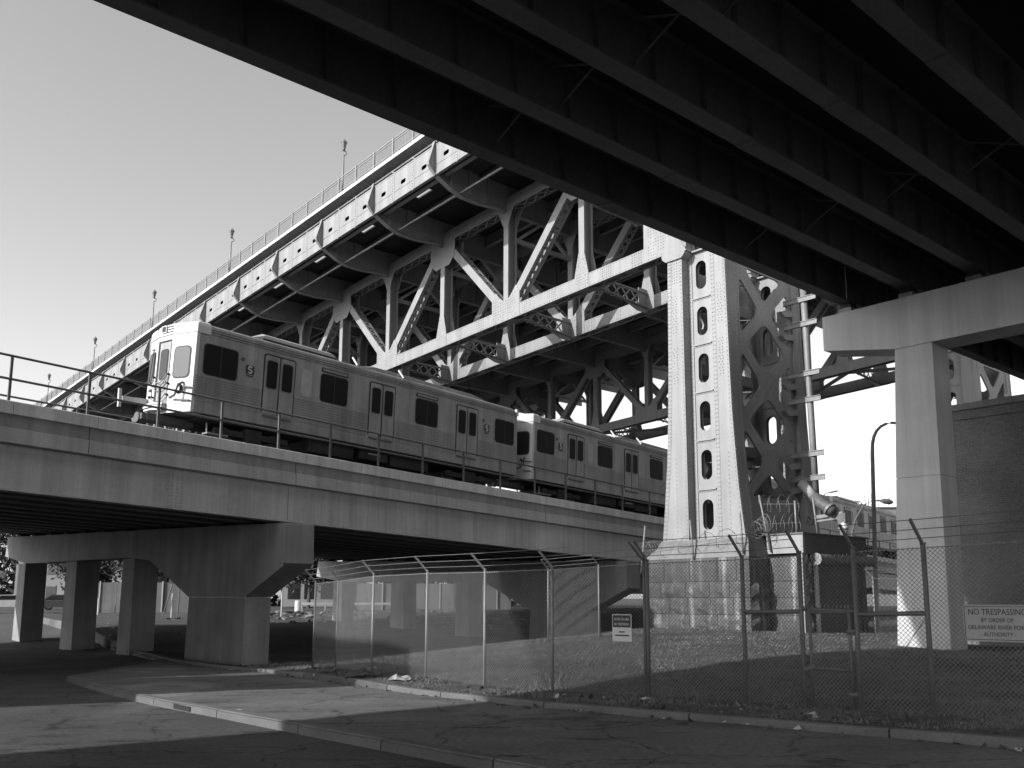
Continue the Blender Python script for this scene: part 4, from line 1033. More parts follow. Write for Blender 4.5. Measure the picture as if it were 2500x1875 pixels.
    # underframe and bogies
    mb = MB(); mb.box(-HW + .12, -.12, .5, LEN - .3, .80, .948); mb.box(-2.4, -.25, 5.2, 7.4, .32, .80); mb.box(-2.4, -.22, 7.7, 9.2, .42, .80); mb.box(-2.4, -.3, 9.4, 11.6, .35, .8); mb.build('underframe', 'under', r)
    mb = MB(); mb.tube([(.0, 8.0, .62), (.0, 8.6, .62)], .05, 6); mb.build('air_pipe', 'galv', r)
    for yc in (2.7, 14.2):
        mb = MB(); mb.box(-2.2, -.55, yc - 1.3, yc + 1.3, .34, .62)
        for n in (-.38, -2.4): mb.box(n - .08, n + .08, yc - 1.55, yc + 1.55, .38, .60); mb.box(n - .14, n + .14, yc - .35, yc + .35, .22, .74)
        bg_ = mb.build('bogie', 'under', r)
        for y in (yc - 1.05, yc + 1.05):
            for n in (-.62, -2.15):
                mb = MB(); mb.tube([(n - .06, y, .36), (n + .06, y, .36)], .36, 20); mb.tube([(n + .061, y, .36), (n + .09, y, .36)], .22, 16); mb.build('wheel', 'galv_dark', bg_)
    mb = MB(); mb.tube([(-.2, .75, .66), (-.2, .78, .32)], .03, 6); mb.box(-.42, -.05, .72, 1.55, .26, .32); mb.build('trip_step', 'galv', r)
    return r
CARS = [(-.5, 'leading train car with bright white front and roof unit'), (17.83, 'second train car, coupled behind the leading car, running behind the tower'), (36.16, 'train car hidden behind the tower leg and lacing'),
        (53.4, 'far train car seen between the tower and the concrete column'), (71.7, 'last train car beyond the concrete column')]
c0 = None
for t, lab in CARS:
    o = car_proto() if c0 is None else copy_tree(c0); c0 = c0 or o
    x, y, z = W(FM, 0, t, 5.63 + GM * t); o.location = (x, y, z + EYE)
    o.matrix_world = Matrix.Translation((x, y, z + EYE)) @ Matrix.Rotation(-rad(FM['az']), 4, 'Z') @ Matrix.Rotation(PITCH, 4, 'X')
    tag(o, lab, 'train car', 'cars of the train')
# ================================================================== STONE PLINTH AND SHED UNDER THE TOWER
pl = frame('stone_plinth', FB, 'streaked granite block plinth carrying the bridge tower', 'plinth')
def rock_block(par, axis, u0, u1, z0, z1, face, depth, m='granite', rough=.05, seed=None):
    """one rock-faced stone; axis 'n': face looks to -n, u runs along t; axis 't': face looks to -t, u runs along n"""
    nu, nz = max(2, int((u1 - u0) / .32)), 3; rr = random.Random(seed if seed is not None else RND.random())
    vs = []
    for j in range(nz + 1):
        for i in range(nu + 1):
            u = u0 + (u1 - u0) * i / nu; z = z0 + (z1 - z0) * j / nz; edge = i in (0, nu) or j in (0, nz)
            d = 0 if edge else rough * rr.uniform(.3, 1.3); 
            if edge: u += rr.uniform(-.006, .006)
            vs.append((face - d, u, z) if axis == 'n' else (u, face - d, z))
    w = nu + 1; k = len(vs)
    for (i, j) in ((0, 0), (nu, 0), (nu, nz), (0, nz)):
        u = u0 + (u1 - u0) * i / nu; z = z0 + (z1 - z0) * j / nz; vs.append((face + depth, u, z) if axis == 'n' else (u, face + depth, z))
    fs = [(j * w + i, j * w + i + 1, (j + 1) * w + i + 1, (j + 1) * w + i) for j in range(nz) for i in range(nu)]
    fs += [tuple(range(nu + 1)) + (k + 1, k), tuple(nz * w + i for i in range(nu, -1, -1)) + (k + 3, k + 2), tuple(j * w for j in range(nz, -1, -1)) + (k, k + 3), tuple(j * w + nu for j in range(nz + 1)) + (k + 2, k + 1), (k, k + 1, k + 2, k + 3)]
    mb = MB(); mb.add(vs, fs); return mb.build('granite_block', m, par)
CO = [-2.2, -1.46, -.72, .02, .74, 1.80]
for r_, (a, b) in enumerate(zip(CO, CO[1:])):
    u = .22 if r_ < 4 else .18; top = r_ == 4
    while u > -5.79:
        w = RND.uniform(1.0, 1.6) if u > -4.2 else u + 5.8
        w = min(w, u + 5.8)
        if u + 5.8 - w < .5: w = u + 5.8
        rock_block(pl, 'n', u - w + .012, u - .012, a + .012, b - .012, -.30, .6, 'granite', .05 if top else .13); u -= w
    for n0, n1 in ((-.27, .45), (.45, 1.18)): rock_block(pl, 't', n0 + .02, n1 - .012, a + .012, b - .012, -5.80, .35, 'granite', .04 if top else .16)
    rock_block(pl, 'n', .24, .9, a + .012, b - .012, .6, .3, 'granite', .05)
mb = MB(); mb.box(-.26, 7.2, -5.76, .16, -2.2, 1.79); mb.build('core', 'granite', pl)
mb = MB(); mb.hexa([(-.27, -5.78, 1.80), (-.27, .17, 1.80), (7.2, .17, 1.80), (7.2, -5.78, 1.80), (-.20, -5.72, 2.28), (-.10, -.45, 2.28), (7.1, -.45, 2.28), (7.1, -5.72, 2.28)])
mb.build('sloped_course', 'granite_cap', pl)
mb = MB(); mb.hexa([(-.14, -5.70, 2.285), (-.08, -.47, 2.285), (7.0, -.47, 2.285), (7.0, -5.70, 2.285), (-.06, -5.60, 2.66), (-.05, -.74, 2.66), (7.0, -.74, 2.66), (7.0, -5.60, 2.66)]); mb.build('bed_course', 'granite_cap', pl)

sh = frame('roller_door_shed', FB, 'low shed with pale fascia and dark roller door beside the plinth', 'shed')
for a, b in zip(CO, CO[1:]):
    rock_block(sh, 'n', -7.30, -5.83, a + .012, min(b, 1.9) - .012, 1.19, .5, 'granite', .05)
    rock_block(sh, 't', 1.30, 2.02, a + .012, b - .012, -7.46, .5, 'granite', .12)
mb = MB(); mb.box(1.16, 1.6, -7.49, -7.31, -2.2, 1.90); mb.build('corner_trim', 'siding', sh)
mb = MB(); mb.box(1.5, 6.8, -7.35, -5.8, -2.2, 1.88); mb.build('wall', 'dark_wall', sh)
for i, (a, b) in enumerate(((1.93, 2.20), (2.205, 2.47), (2.475, 2.74))):
    mb = MB(); mb.box(1.14 + .004 * i, 1.3, -7.56, -5.75, a, b); mb.build('fascia_board', 'siding', sh)
mb = MB(); mb.box(1.31, 6.6, -7.57, -7.30, 1.90, 2.74); mb.build('side_fascia', 'dark_wall', sh)  # side of the fascia, in a darker tone than the front boards
mb = MB(); mb.box(1.08, 6.75, -7.63, -5.6, 2.745, 2.81); mb.build('roof', 'dark_wall', sh)
mb = MB(); mb.box(2.05, 2.22, -7.60, -7.47, -2.2, 1.5); mb.build('door_jamb', 'white', sh); mb = MB(); mb.box(6.0, 6.14, -7.60, -7.47, -2.2, 1.5); mb.build('door_jamb', 'dark_wall', sh)
rd = MB(); rd.box(2.24, 5.98, -7.52, -7.47, -2.2, 1.5); rd = rd.build('roller_door', 'shutter', sh)
slm = MB(); slm.prism([(-7.525, .0), (-7.56, .02), (-7.565, .05), (-7.525, .075)], 'x', 2.25, 5.97); slm = slm.mesh('slat', 'shutter')
for i in range(36): o = obj('slat', slm, rd); o.location = (0, 0, -1.55 + .082 * i)
mb = MB(); mb.tube([(1.95, -7.72, 1.68), (6.70, -7.72, 1.68)], .235, 18); mb.build('roller_housing', 'shutter', sh)
mb = MB(); mb.tube([(1.88, -7.72, 1.68), (1.945, -7.72, 1.68)], .26, 18); mb.box(1.88, 1.94, -7.75, -7.45, 1.42, 1.92); mb.build('housing_end', 'siding', sh)
def roof_vent():
    v = frame('roof_vent', FB, 'small capped vent pipe on the shed roof edge', 'vent')
    mb = MB(); mb.tube([(5.1, -7.3, 2.81), (5.1, -7.3, 3.15)], .17, 12); mb.build('pipe', 'galv', v, True)
    mb = MB(); mb.tube([(5.1, -7.3, 3.15), (5.1, -7.3, 3.2), (5.1, -7.3, 3.32), (5.1, -7.3, 3.42), (5.1, -7.3, 3.48)], [.21, .23, .2, .12, .03], 12); mb.build('cap', 'white', v, True)
roof_vent()
cb = frame('camera_arm', FB, 'steel arm with cable basket projecting above the shed roof', 'steel arm')
mb = MB(); mb.bar((5.1, -5.75, 3.78), (5.1, -7.3, 3.90), .05, .16); mb.build('arm', 'galv', cb); mb = MB(); mb.bar((5.1, -5.75, 3.58), (5.1, -7.3, 3.70), .04, .08); mb.build('arm', 'galv', cb)
mb = MB(); mb.prism([(-6.95, 3.86), (-7.45, 3.9), (-7.4, 3.1), (-7.15, 3.1)], 'x', 5.06, 5.14); mb.build('stay', 'galv_dark', cb)
mb = MB()
for k in range(7):
    mb.tube([(5.05 + .03 * k + .16 * math.cos(j * .9 + k), -5.62 + .20 * math.cos(k * .8 + j * .7), 3.66 + .2 * math.sin(k * .6 + j * .7)) for j in range(7)], .018, 4)
mb.build('cable_coil', 'galv', cb)

# razor wire coils and their stakes on top of the plinth and shed
def coil(mb, p, q, r, turns, rr=.012):
    p = Vector(p); q = Vector(q); d = (q - p); L = d.length; d.normalize(); a = d.cross(Vector((0, 0, 1))).normalized(); b = Vector((0, 0, 1)); n = turns * 14
    mb.tube([p + d * L * i / n + (a * math.cos(2 * math.pi * i / 14) + b * math.sin(2 * math.pi * i / 14)) * r * (1 + .06 * math.sin(i * 1.7)) for i in range(n + 1)], rr, 4)
RW = [('razor wire coil hanging left of the plinth top', ((-.30, .15, 2.3), (1.6, .75, 2.55), .36, 6)), ('razor wire strung low across the plinth front', ((-.34, -.2, 2.25), (-.34, -5.5, 2.75), .36, 5)),
      ('upper razor wire coil above the shed roof', ((1.0, -5.7, 4.15), (1.3, -7.4, 4.05), .40, 4)), ('lower razor wire coil above the shed roof', ((1.0, -5.6, 3.25), (1.3, -7.4, 3.25), .40, 5)), ('tangled razor wire bunch between tower leg and shed', ((.3, -5.75, 2.9), (1.0, -5.95, 3.35), .40, 4))]
for lab, (p, q, r_, n_) in RW:
    o = frame('razor_wire', FB, lab, 'razor wire', 'razor wire coils around the tower base'); mb = MB(); coil(mb, p, q, r_, n_)
    mb.tube([p, q], .01, 4); mb.build('coil', 'wire', o)
ST = [('stake left of the plinth holding the razor wire', (-.36, .30, 1.2), (-.36, -.02, 3.45)), ('stake against the plinth front between flange and web', (-.36, -2.86, 1.75), (-.36, -2.72, 3.55)),
      ('thin stake at the right edge of the plinth', (-.36, -5.55, 1.9), (-.36, -5.45, 3.7)), ('tall leaning stake left of the shed roof', (1.05, -6.02, 2.0), (.9, -5.62, 4.55)), ('stake standing at the middle of the shed roof edge', (1.2, -7.25, 2.8), (1.2, -7.22, 4.2)), ('stake at the far part of the shed roof', (2.3, -7.6, 2.8), (2.3, -7.45, 4.4))]
for lab, a, b in ST:
    o = frame('wire_stake', FB, lab, 'stake', 'stakes carrying the razor wire'); mb = MB(); mb.tube([a, b], .045, 7); mb.build('stake', 'galv', o, True)

# ================================================================== CHAIN LINK FENCES
def fz(x, y): return hgt(x, y)
def chain_mesh(mb, p, q, za, zb, h, step=.07, r=.0042):
    """two families of slanted wires between p and q (ground points), as thin three-sided rods"""
    p = Vector(p); q = Vector(q); L = (q - p).length; d = (q - p) / L; nrm = Vector((-d.y, d.x))
    def pt(u, v): 
        f = u / L; g = p + d * u; return Vector((g.x, g.y, za + (zb - za) * f + v))
    for sg, off in ((1, .004), (-1, -.004)):
        u0 = -h if sg > 0 else 0.0
        k = int((L + h) / step) + 1
        for i in range(k):
            s = (-h + step * i) if sg > 0 else (step * i)
            a = max(0.0, s if sg > 0 else s - h); b = min(L, s + h if sg > 0 else s)
            if b - a < .02: continue
            va, vb = ((a - s, b - s) if sg > 0 else (s - a, s - b))
            A = pt(a, va) + Vector((nrm.x, nrm.y, 0)) * off; B_ = pt(b, vb) + Vector((nrm.x, nrm.y, 0)) * off
            dd = (B_ - A).normalized(); e1 = Vector((nrm.x, nrm.y, 0)) * r; e2 = dd.cross(Vector((nrm.x, nrm.y, 0))).normalized() * r
            o = len(mb.v); ring = [-e1, e1 * .5 + e2 * .87, e1 * .5 - e2 * .87]
            mb.v += [tuple(A + x) for x in ring] + [tuple(B_ + x) for x in ring]
            mb.f += [(o, o + 1, o + 4, o + 3), (o + 1, o + 2, o + 5, o + 4), (o + 2, o, o + 3, o + 5)]
    # twisted tips along the top
    u = 0
    while u < L:
        A = pt(u, h); mb.add([A - Vector((d.x, d.y, 0)) * .012, A + Vector((d.x, d.y, 0)) * .012, A + Vector((0, 0, .045))], [(0, 1, 2)]); u += step
def barbed(mb, pts, r=.006):
    mb.tube(pts, r, 4)
    for a, b in zip(pts, pts[1:]):
        a = Vector(a); b = Vector(b); L = (b - a).length; k = int(L / .14)
        for i in range(1, k):
            c = a.lerp(b, i / k); e = Vector((RND.uniform(-1, 1), RND.uniform(-1, 1), RND.uniform(-1, 1))).normalized() * .03; mb.add([c - e, c + e, c + Vector((0, 0, .008))], [(0, 1, 2)])
H_F = 2.45
ARM = Vector((-.26, -.22, .36))
def fence(name, posts, lab, grp, m='galv', arm=ARM, radius=.031, rails=True, bases=None, toprail=None, skip=()):
    f = empty(name, (posts[0][0], posts[0][1], fz(*posts[0])), 0, lab, 'fence', grp); O = Vector((posts[0][0], posts[0][1], fz(*posts[0])))
    tops = []
    for i, (x, y) in enumerate(posts):
        b = Vector((x, y, fz(x, y))) - O; t = b + Vector((0, 0, H_F + .02)); tops.append(t)
        mb = MB(); mb.tube([b - Vector((0, 0, .3)), t], radius * (1.35 if i in (skip or ()) else 1), 9); mb.tube([t, t + Vector((0, 0, .03))], radius * 1.15, 9)
        ps = mb.build('fence_post', m if not isinstance(m, (list, tuple)) else m[i], f, True)
        mb = MB(); a = arm if not callable(arm) else arm(i); mb.bar(t, t + a, .035, .04); mb.build('barb_arm', 'galv_dark' if not isinstance(m, (list, tuple)) else m[i], ps)
    for i in range(len(posts) - 1):
        if toprail == 'gap' and i in skip: pass
        mb = MB(); p, q = posts[i], posts[i + 1]; chain_mesh(mb, (p[0] - O.x, p[1] - O.y), (q[0] - O.x, q[1] - O.y), fz(*p) - O.z + .02, fz(*q) - O.z + .02, H_F - .06)
        mb.build('chain_link', 'wire', f, kind='stuff')
        mb = MB(); mb.tube([tops[i] - Vector((0, 0, .05)), tops[i + 1] - Vector((0, 0, .05))], .008, 5); mb.build('tension_wire', 'wire', f)
    for fr in (.25, .6, .97):
        mb = MB(); pts = []
        for i, t in enumerate(tops):
            a = arm if not callable(arm) else arm(i); pts.append(t + a * fr)
        barbed(mb, pts); mb.build('barbed_wire', 'galv_dark' if m == 'galv_dark' else 'wire', f)
    return f, tops, O
LEFT = [(-6.25, 27.0), (-5.40, 26.1), (-4.00, 23.75), (-2.41, 21.9), (-.94, 19.9), (.48, 18.6), (2.17, 17.2)]
fl_, _, _ = fence('chain_link_fence', LEFT, 'long chain link fence with bright posts and barbed wire along the verge', 'chain link fences',
      m=['galv_dark', 'galv_dark', 'galv', 'galv', 'galv', 'galv', 'galv_dark'], arm=lambda i: Vector((-.30, -.12, .36)))
RIGHT = [(2.22, 17.16), (3.71, 15.9), (4.44, 15.0)]
fr_, tops, O = fence('chain_link_fence', RIGHT, 'chain link fence in front of the stone plinth, left of the gate', 'chain link fences', m='galv_dark', radius=.038)
mb = MB(); a = Vector((3.71 - O.x, 15.9 - O.y, fz(3.71, 15.9) - O.z + 1.52)); b = Vector((4.44 - O.x, 15.0 - O.y, fz(4.44, 15.0) - O.z + 1.52)); mb.tube([a, b], .035, 8); mb.build('mid_rail', 'galv_dark', fr_, True)
mb = MB(); mb.tube([a - Vector((0, 0, .08)), Vector((3.55 + .65 - O.x, 15.55 - O.y - .2, fz(4.1, 15.4) - O.z + .7))], .006, 4); mb.build('brace_wire', 'galv_dark', fr_)
FAR = [(5.08, 14.3), (5.88, 13.6), (7.5, 12.1), (9.2, 10.6)]
ff_, tops2, O2 = fence('chain_link_fence', FAR, 'chain link fence right of the gate, carrying the no trespassing sign', 'chain link fences', m='galv_dark', radius=.038)
a = Vector((5.08 - O2.x, 14.3 - O2.y, fz(5.08, 14.3) - O2.z + 1.46)); b = Vector((5.88 - O2.x, 13.6 - O2.y, fz(5.88, 13.6) - O2.z + 1.46))
mb = MB(); mb.tube([a, b], .035, 8); mb.build('mid_rail', 'galv_dark', ff_, True)
mb = MB(); mb.tube([b - Vector((.02, 0, .06)), a + Vector((.12, -.1, -1.25))], .006, 4); mb.build('brace_wire', 'galv_dark', ff_)
# the gate between the two dark posts
gp_, gq = Vector((4.50, 14.93, 0)), Vector((5.03, 14.345, 0)); gz = fz(4.7, 14.7)
gt = empty('fence_gate', (4.50, 14.93, gz), 0, 'narrow chain link gate with pipe frame and lock bar', 'gate'); d = (gq - gp_); d.z = 0; L = d.length; d.normalize()
def gpt(u, v): return Vector((d.x * u, d.y * u, v))
for u in (.05, L - .05):
    mb = MB(); mb.tube([gpt(u, .05), gpt(u, 1.62)], .03, 8); mb.build('gate_stile', 'galv_dark', gt, True)
for v in (.62, 1.50):
    mb = MB(); mb.tube([gpt(.05, v), gpt(L - .05, v)], .022, 8); mb.build('gate_rail', 'galv_dark', gt, True)
mb = MB(); chain_mesh(mb, gpt(.05, 0)[:2], gpt(L - .05, 0)[:2], .08, .08, 1.5); mb.build('chain_link', 'wire', gt, kind='stuff')
for v in (.25, 1.2):
    mb = MB(); mb.tube([gpt(L - .09, v), gpt(L + .04, v)], .045, 6); mb.build('hinge', 'galv_dark', gt)
mb = MB(); mb.bar(gpt(-.07, .60), gpt(.12, .66), .05, .06); mb.build('latch', 'galv_dark', gt)
mb = MB(); mb.tube([Vector((4.44 - 4.5, 15.0 - 14.93, 1.55)), Vector((5.08 - 4.5, 14.3 - 14.93, 1.52))], .03, 8); mb.build('header_rail', 'galv_dark', gt, True)
mb = MB(); chain_mesh(mb, (4.44 - 4.5, 15.0 - 14.93), (5.08 - 4.5, 14.3 - 14.93), 1.58, 1.58, .80); mb.build('chain_link', 'wire', gt, kind='stuff')
# back fence across the mound
fence('chain_link_fence', [(.71, 33.2), (2.38, 31.1), (4.4, 41.2)][:2], 'far chain link fence of thin posts on the mound by the viaduct pier', 'chain link fences', arm=Vector((-.25, -.2, .34)), radius=.03)
fence('chain_link_fence', [(15.2, 40.5), (18.3, 38.2)], 'short chain link fence beyond the shed beside the tall column', 'chain link fences', arm=Vector((-.3, .1, .36)), radius=.035)

# signs
def sign_board(name, x0, y0, x1, y1, zc, h, lab, cat, m, rz_out=-.05):
    d = Vector((x1 - x0, y1 - y0)); a = math.atan2(d.y, d.x)
    o = bpy.data.objects.new(name, None); COL.objects.link(o); o.location = ((x0 + x1) / 2, (y0 + y1) / 2, zc + EYE); o.rotation_euler = (0, 0, a); tag(o, lab, cat)
    return o, d.length
def line(par, body, size, y, m, w, x=0, yy=-.012, bold=1.0):
    me = text_mesh(body, size, m); o = obj('lettering', me, par); xs = [v.co.x for v in me.vertices]; wid = max(xs) - min(xs); cx_ = (max(xs) + min(xs)) / 2
    sx = w / wid if w else 1.0; o.scale = (sx, bold, 1); o.rotation_euler = (math.pi / 2, 0, 0); o.location = (x - cx_ * sx, yy, y); return o
# on the fence line FAR: posts (5.88,13.6) -> (7.5,12.1); sign hangs on the street side
dv = (Vector((7.5, 12.1)) - Vector((5.88, 13.6))).normalized(); off = Vector((-dv.y, dv.x)) * -.045
def fpos(px): 
    a = (px - 1290) / 2247; # the azimuth where the sign edge stands, met on the fence line
    p0 = Vector((5.88, 13.6)); s = (a * p0.y - p0.x) / (dv.x - a * dv.y); return p0 + dv * s
sa = Vector((6.255, 13.252)) + off; sb = sa + dv * .90
ns, wid = sign_board('no_trespassing_sign', sa.x, sa.y, sb.x, sb.y, -.345, .5, 'weathered no trespassing sign on the fence right of the tall column', 'sign', 'sign')
hs = .255
mb = MB(); pts = rrect(-wid / 2, wid / 2, -hs, hs, .03, 4); mb.prism([(u, v) for u, v in pts], 'y', -.003, .003); mb.build('panel', 'sign', ns)
mb = MB(); fr = .012
for u0, u1, v0, v1 in ((-wid / 2 + .015, wid / 2 - .015, hs - .03, hs - .022), (-wid / 2 + .015, wid / 2 - .015, -hs + .022, -hs + .03), (-wid / 2 + .015, -wid / 2 + .023, -hs + .031, hs - .031), (wid / 2 - .023, wid / 2 - .015, -hs + .031, hs - .031)): mb.box(u0, u1, -.007, -.0035, v0, v1)
mb.build('border', 'ink', ns)
for body, size, y, w in (('NO TRESPASSING', .12, .115, .75), ('BY ORDER OF', .085, .012, .42), ('DELAWARE RIVER PORT', .085, -.088, .77), ('- AUTHORITY -', .085, -.185, .46)): line(ns, body, size, y, 'ink', w, 0, -.0065)
sm, w2 = sign_board('warning_sign', 1.615, 17.60, 1.945, 17.33, -.55, .34, 'small two-tone restricted area sign on the fence before the plinth', 'sign', 'sign')
sm.location.y -= .06; sm.location.x -= .02
mb = MB(); mb.box(-.215, .215, -.003, .003, -.25, .25); mb.build('panel', 'white', sm)
mb = MB(); mb.box(-.2, .2, -.007, -.0035, .01, .235); mb.build('dark_band', 'signdark', sm)
mb = MB()
for v, w_ in ((-.075, .065), (-.14, .16)): mb.box(-w_, w_, -.006, -.0035, v - .012, v + .012)
mb.build('small_print', 'ink', sm)
for body, size, y, w, m in (('RESTRICTED AREA', .07, .135, .34, 'white'), ('NO TRESPASSING', .07, .045, .33, 'white')): line(sm, body, size, y, m, w, 0, -.0105)
# ================================================================== BRICK BUILDING, LAMPS, BACKGROUND
bb = frame('brick_building', FH, 'plain brick wall with stone coping behind the tall column', 'building')
g0 = -2.3
mb = MB(); mb.box(1.45, 18, 5.0, 16, g0, 7.15); mb.build('wall', 'brick', bb)
mb = MB(); mb.box(1.35, 18.1, 4.9, 16.1, 7.152, 7.40); mb.build('coping', 'granite_cap', bb)
mb = MB(); mb.box(1.40, 18.06, 4.94, 5.0, 6.78, 6.86); mb.build('string_course', 'brick', bb)
def lamp_post(name, base, pts, rads, head, lab, m='galv_dark'):
    o = empty(name, base, 0, lab, 'street lamp'); mb = MB(); mb.tube(pts, rads, 10); mb.build('pole', m, o, True)
    if head: 
        mb = MB(); h0, h1 = head; mb.tube([h0, Vector(h0).lerp(Vector(h1), .3), Vector(h0).lerp(Vector(h1), .75), h1], [.06, .15, .17, .05], 8); mb.build('lamp_head', 'galv_dark', o, True)
    return o
lamp_post('street_lamp', (18.85, 50, -1.7), [(0, 0, -.3), (0, 0, .3), (.30, 0, 9.6), (.34, 0, 10.2), (.44, 0, 10.6), (.62, .02, 10.95), (.88, .04, 11.2), (1.2, .1, 11.36), (1.55, .15, 11.43), (1.95, .22, 11.42), (2.4, .3, 11.37), (3.0, .4, 11.3)], [.16, .13, .105, .095, .09, .085, .08, .075, .07, .07, .065, .06], ((3.0, .4, 11.28), (3.8, .5, 11.2)), 'tall hook shaped street lamp between the tower and concrete column', 'galv')
lamp_post('street_lamp', (19.45, 55, -1.5), [(0, 0, -.3), (.1, 0, 5.4), (.35, 0, 6.2), (.9, 0, 7.1), (1.5, 0, 7.35), (1.95, 0, 7.38)], [.10, .08, .06, .05, .045, .045], ((1.9, 0, 7.36), (2.7, 0, 7.25)), 'short curved arm street lamp in front of the far train car')
lamp_post('street_lamp', (51.0, 160, 2.0), [(0, 0, 0), (0, 0, 14.2), (.9, 0, 15.8), (1.8, 0, 16.4)], [.2, .14, .10, .08], ((1.8, 0, 16.4), (4.0, 0, 16.8)), 'distant street lamp showing just above the far train car')
fb = empty('far_building', (50, 140, -1.2), 0, 'pale far building with rooftop frame beyond the train', 'building')
mb = MB(); mb.box(-8, 14, 0, 14, 0, 14.9); mb.build('wall', 'building', fb); mb = MB(); mb.box(-8.2, 14.2, -.2, 14.2, 14.91, 15.15); mb.build('roof', 'dark_wall', fb)
mb = MB(); mb.box(-3.5, 1.4, 1, 8, 15.16, 16.2); mb.build('penthouse', 'building', fb)
mb = MB()
for i in range(9): mb.box(2.0 + i * .52, 2.05 + i * .52, 0, .05, 15.16, 17.2); mb.box(2.0 + i * .52, 2.05 + i * .52, 4, 4.05, 15.16, 17.2)
for z in (15.9, 16.5, 17.15): mb.box(2.0, 6.2, 0, .05, z, z + .05); mb.box(2, 6.2, 4, 4.05, z, z + .05); mb.box(6.15, 6.2, 0, 4, z, z + .05)
mb.build('roof_frame', 'galv', fb)
for i in range(6):
    for j in range(4): 
        mb = MB(); mb.box(-6.5 + i * 3.4, -4.9 + i * 3.4, -.04, .0, 1.8 + j * 3.3, 3.6 + j * 3.3); mb.build('window', 'glass', fb)

def hoarding(x0, x1, y0, y1, z, h, lab):
    o = empty('board_fence', (x0, y0, z), 0, lab, 'board fence', 'board fences beyond the viaduct'); d = Vector((x1 - x0, y1 - y0)); L = d.length; d.normalize(); n = int(L / 1.22)
    for i in range(n):
        a = d * (i * L / n + .015); b = d * ((i + 1) * L / n - .015); mb = MB(); r = RND.uniform(-.04, .04)
        mb.bar((a.x, a.y + r, h / 2 - .2), (b.x, b.y + r, h / 2 - .2), .03, h + .4); mb.build('board', 'board', o)
    for i in range(0, n + 1, 2): a = d * (i * L / n); mb = MB(); mb.box(a.x - .05, a.x + .05, a.y - .12, a.y - .04, -.3, h + .1); mb.build('fence_post', 'siding', o)
hoarding(-38, -24.5, 76, 78, -1.2, 2.5, 'pale board fence seen between the viaduct columns at left')
hoarding(-15, -1.5, 79, 80, -1.05, 2.3, 'weathered board fence behind the chain link mesh')
# rubble bank under the boards
rb = MB(); rs2 = np.random.RandomState(3)
for k in range(420):
    x, y = rs2.uniform(-24, 0), rs2.uniform(61, 75); z = hgt(x, y); s = rs2.uniform(.08, .38); vs = [(x + rs2.uniform(-s, s), y + rs2.uniform(-s, s), z + rs2.uniform(-.1, .7) * s) for _ in range(6)]
    rb.add(vs, [(0, 1, 2), (1, 2, 3), (2, 3, 4), (3, 4, 5), (0, 2, 4), (1, 3, 5), (0, 4, 5), (0, 1, 5)])
tag(rb.build('rubble', 'granite_cap'), 'broken rubble and brush on the sunlit bank beyond the viaduct', 'rubble', kind='stuff')
lb = empty('low_building', (-30, 112, -1.0), 0, 'low flat building with dark openings behind the viaduct pier', 'building')
mb = MB(); mb.box(0, 8.5, 0, 8, 0, 3.9); mb.build('wall', 'building', lb); mb = MB(); mb.box(-.3, 8.8, -.3, 8.3, 3.91, 4.2); mb.build('roof', 'coping', lb)
for i in range(4): mb = MB(); mb.box(.7 + i * 2, 2.2 + i * 2, -.05, 0, .9, 3.0); mb.build('window', 'glass', lb)
hb = empty('row_house', (-66, 118, -1.0), 0, 'pale two storey house far left between the columns', 'building')
mb = MB(); mb.box(0, 16, 0, 9, 0, 6.5); mb.build('wall', 'building', hb); mb = MB(); mb.prism([(-.3, 6.51), (16.3, 6.51), (16, 8), (0, 8)], 'y', -.3, 9.3); mb.build('roof', 'dark_wall', hb)
for i in range(5):
    for z in (1, 4): mb = MB(); mb.box(1 + i * 3.1, 2.3 + i * 3.1, -.05, 0, z, z + 1.5); mb.build('window', 'glass', hb)
def tree(x, y, h, w, lab, seed):
    o = empty('tree', (x, y, hgt(x, y)), 0, lab, 'tree', 'trees beyond the viaduct'); rr = np.random.RandomState(seed); mb = MB(); mb.tube([(0, 0, -.2), (.1, 0, h * .3), (.0, .1, h * .75)], [.22, .17, .06], 7)
    tips = []
    for k in range(8):
        a = rr.rand() * 6.28; b = Vector((math.cos(a) * w * .6, math.sin(a) * w * .6, h * (.55 + .4 * rr.rand()))); mb.tube([(.05, 0, h * (.25 + .05 * k)), b * .6 + Vector((0, 0, h * .12)), b], [.09, .06, .02], 5); tips.append(b)
    mb.build('trunk', 'bark', o); mb = MB()
    for k in range(4200):
        c = tips[rr.randint(len(tips))] if rr.rand() < .8 else Vector((0, 0, h * .8)); p = c + Vector(rr.randn(3) * np.array([w * .25, w * .25, h * .11])); s = .12 + .16 * rr.rand(); e1 = Vector(rr.randn(3)).normalized() * s; e2 = Vector(rr.randn(3)).normalized() * s * .6
        mb.add([p - e1, p + e2, p + e1, p - e2], [(0, 1, 2, 3)])
    mb.build('crown', 'leaf', o)
for i, (x, y, h, w, lab) in enumerate(((-57, 96, 9, 4.6, 'dark leafy tree at the far left beyond the pier cap'), (-50, 104, 6, 2.8, 'low dark tree beside the row house'), (-46, 92, 5.5, 2.4, 'bushy tree over the board fence between columns'),
        (-40, 95, 6, 2.6, 'tree showing over the board fence near the third column'), (-22, 92, 5, 2.6, 'scrubby tree right of the low building'), (-12, 95, 4.6, 2.6, 'scrubby tree behind the weathered boards'))): tree(x, y, h, w, lab, 20 + i)
fw = MB(); rs4 = np.random.RandomState(8)
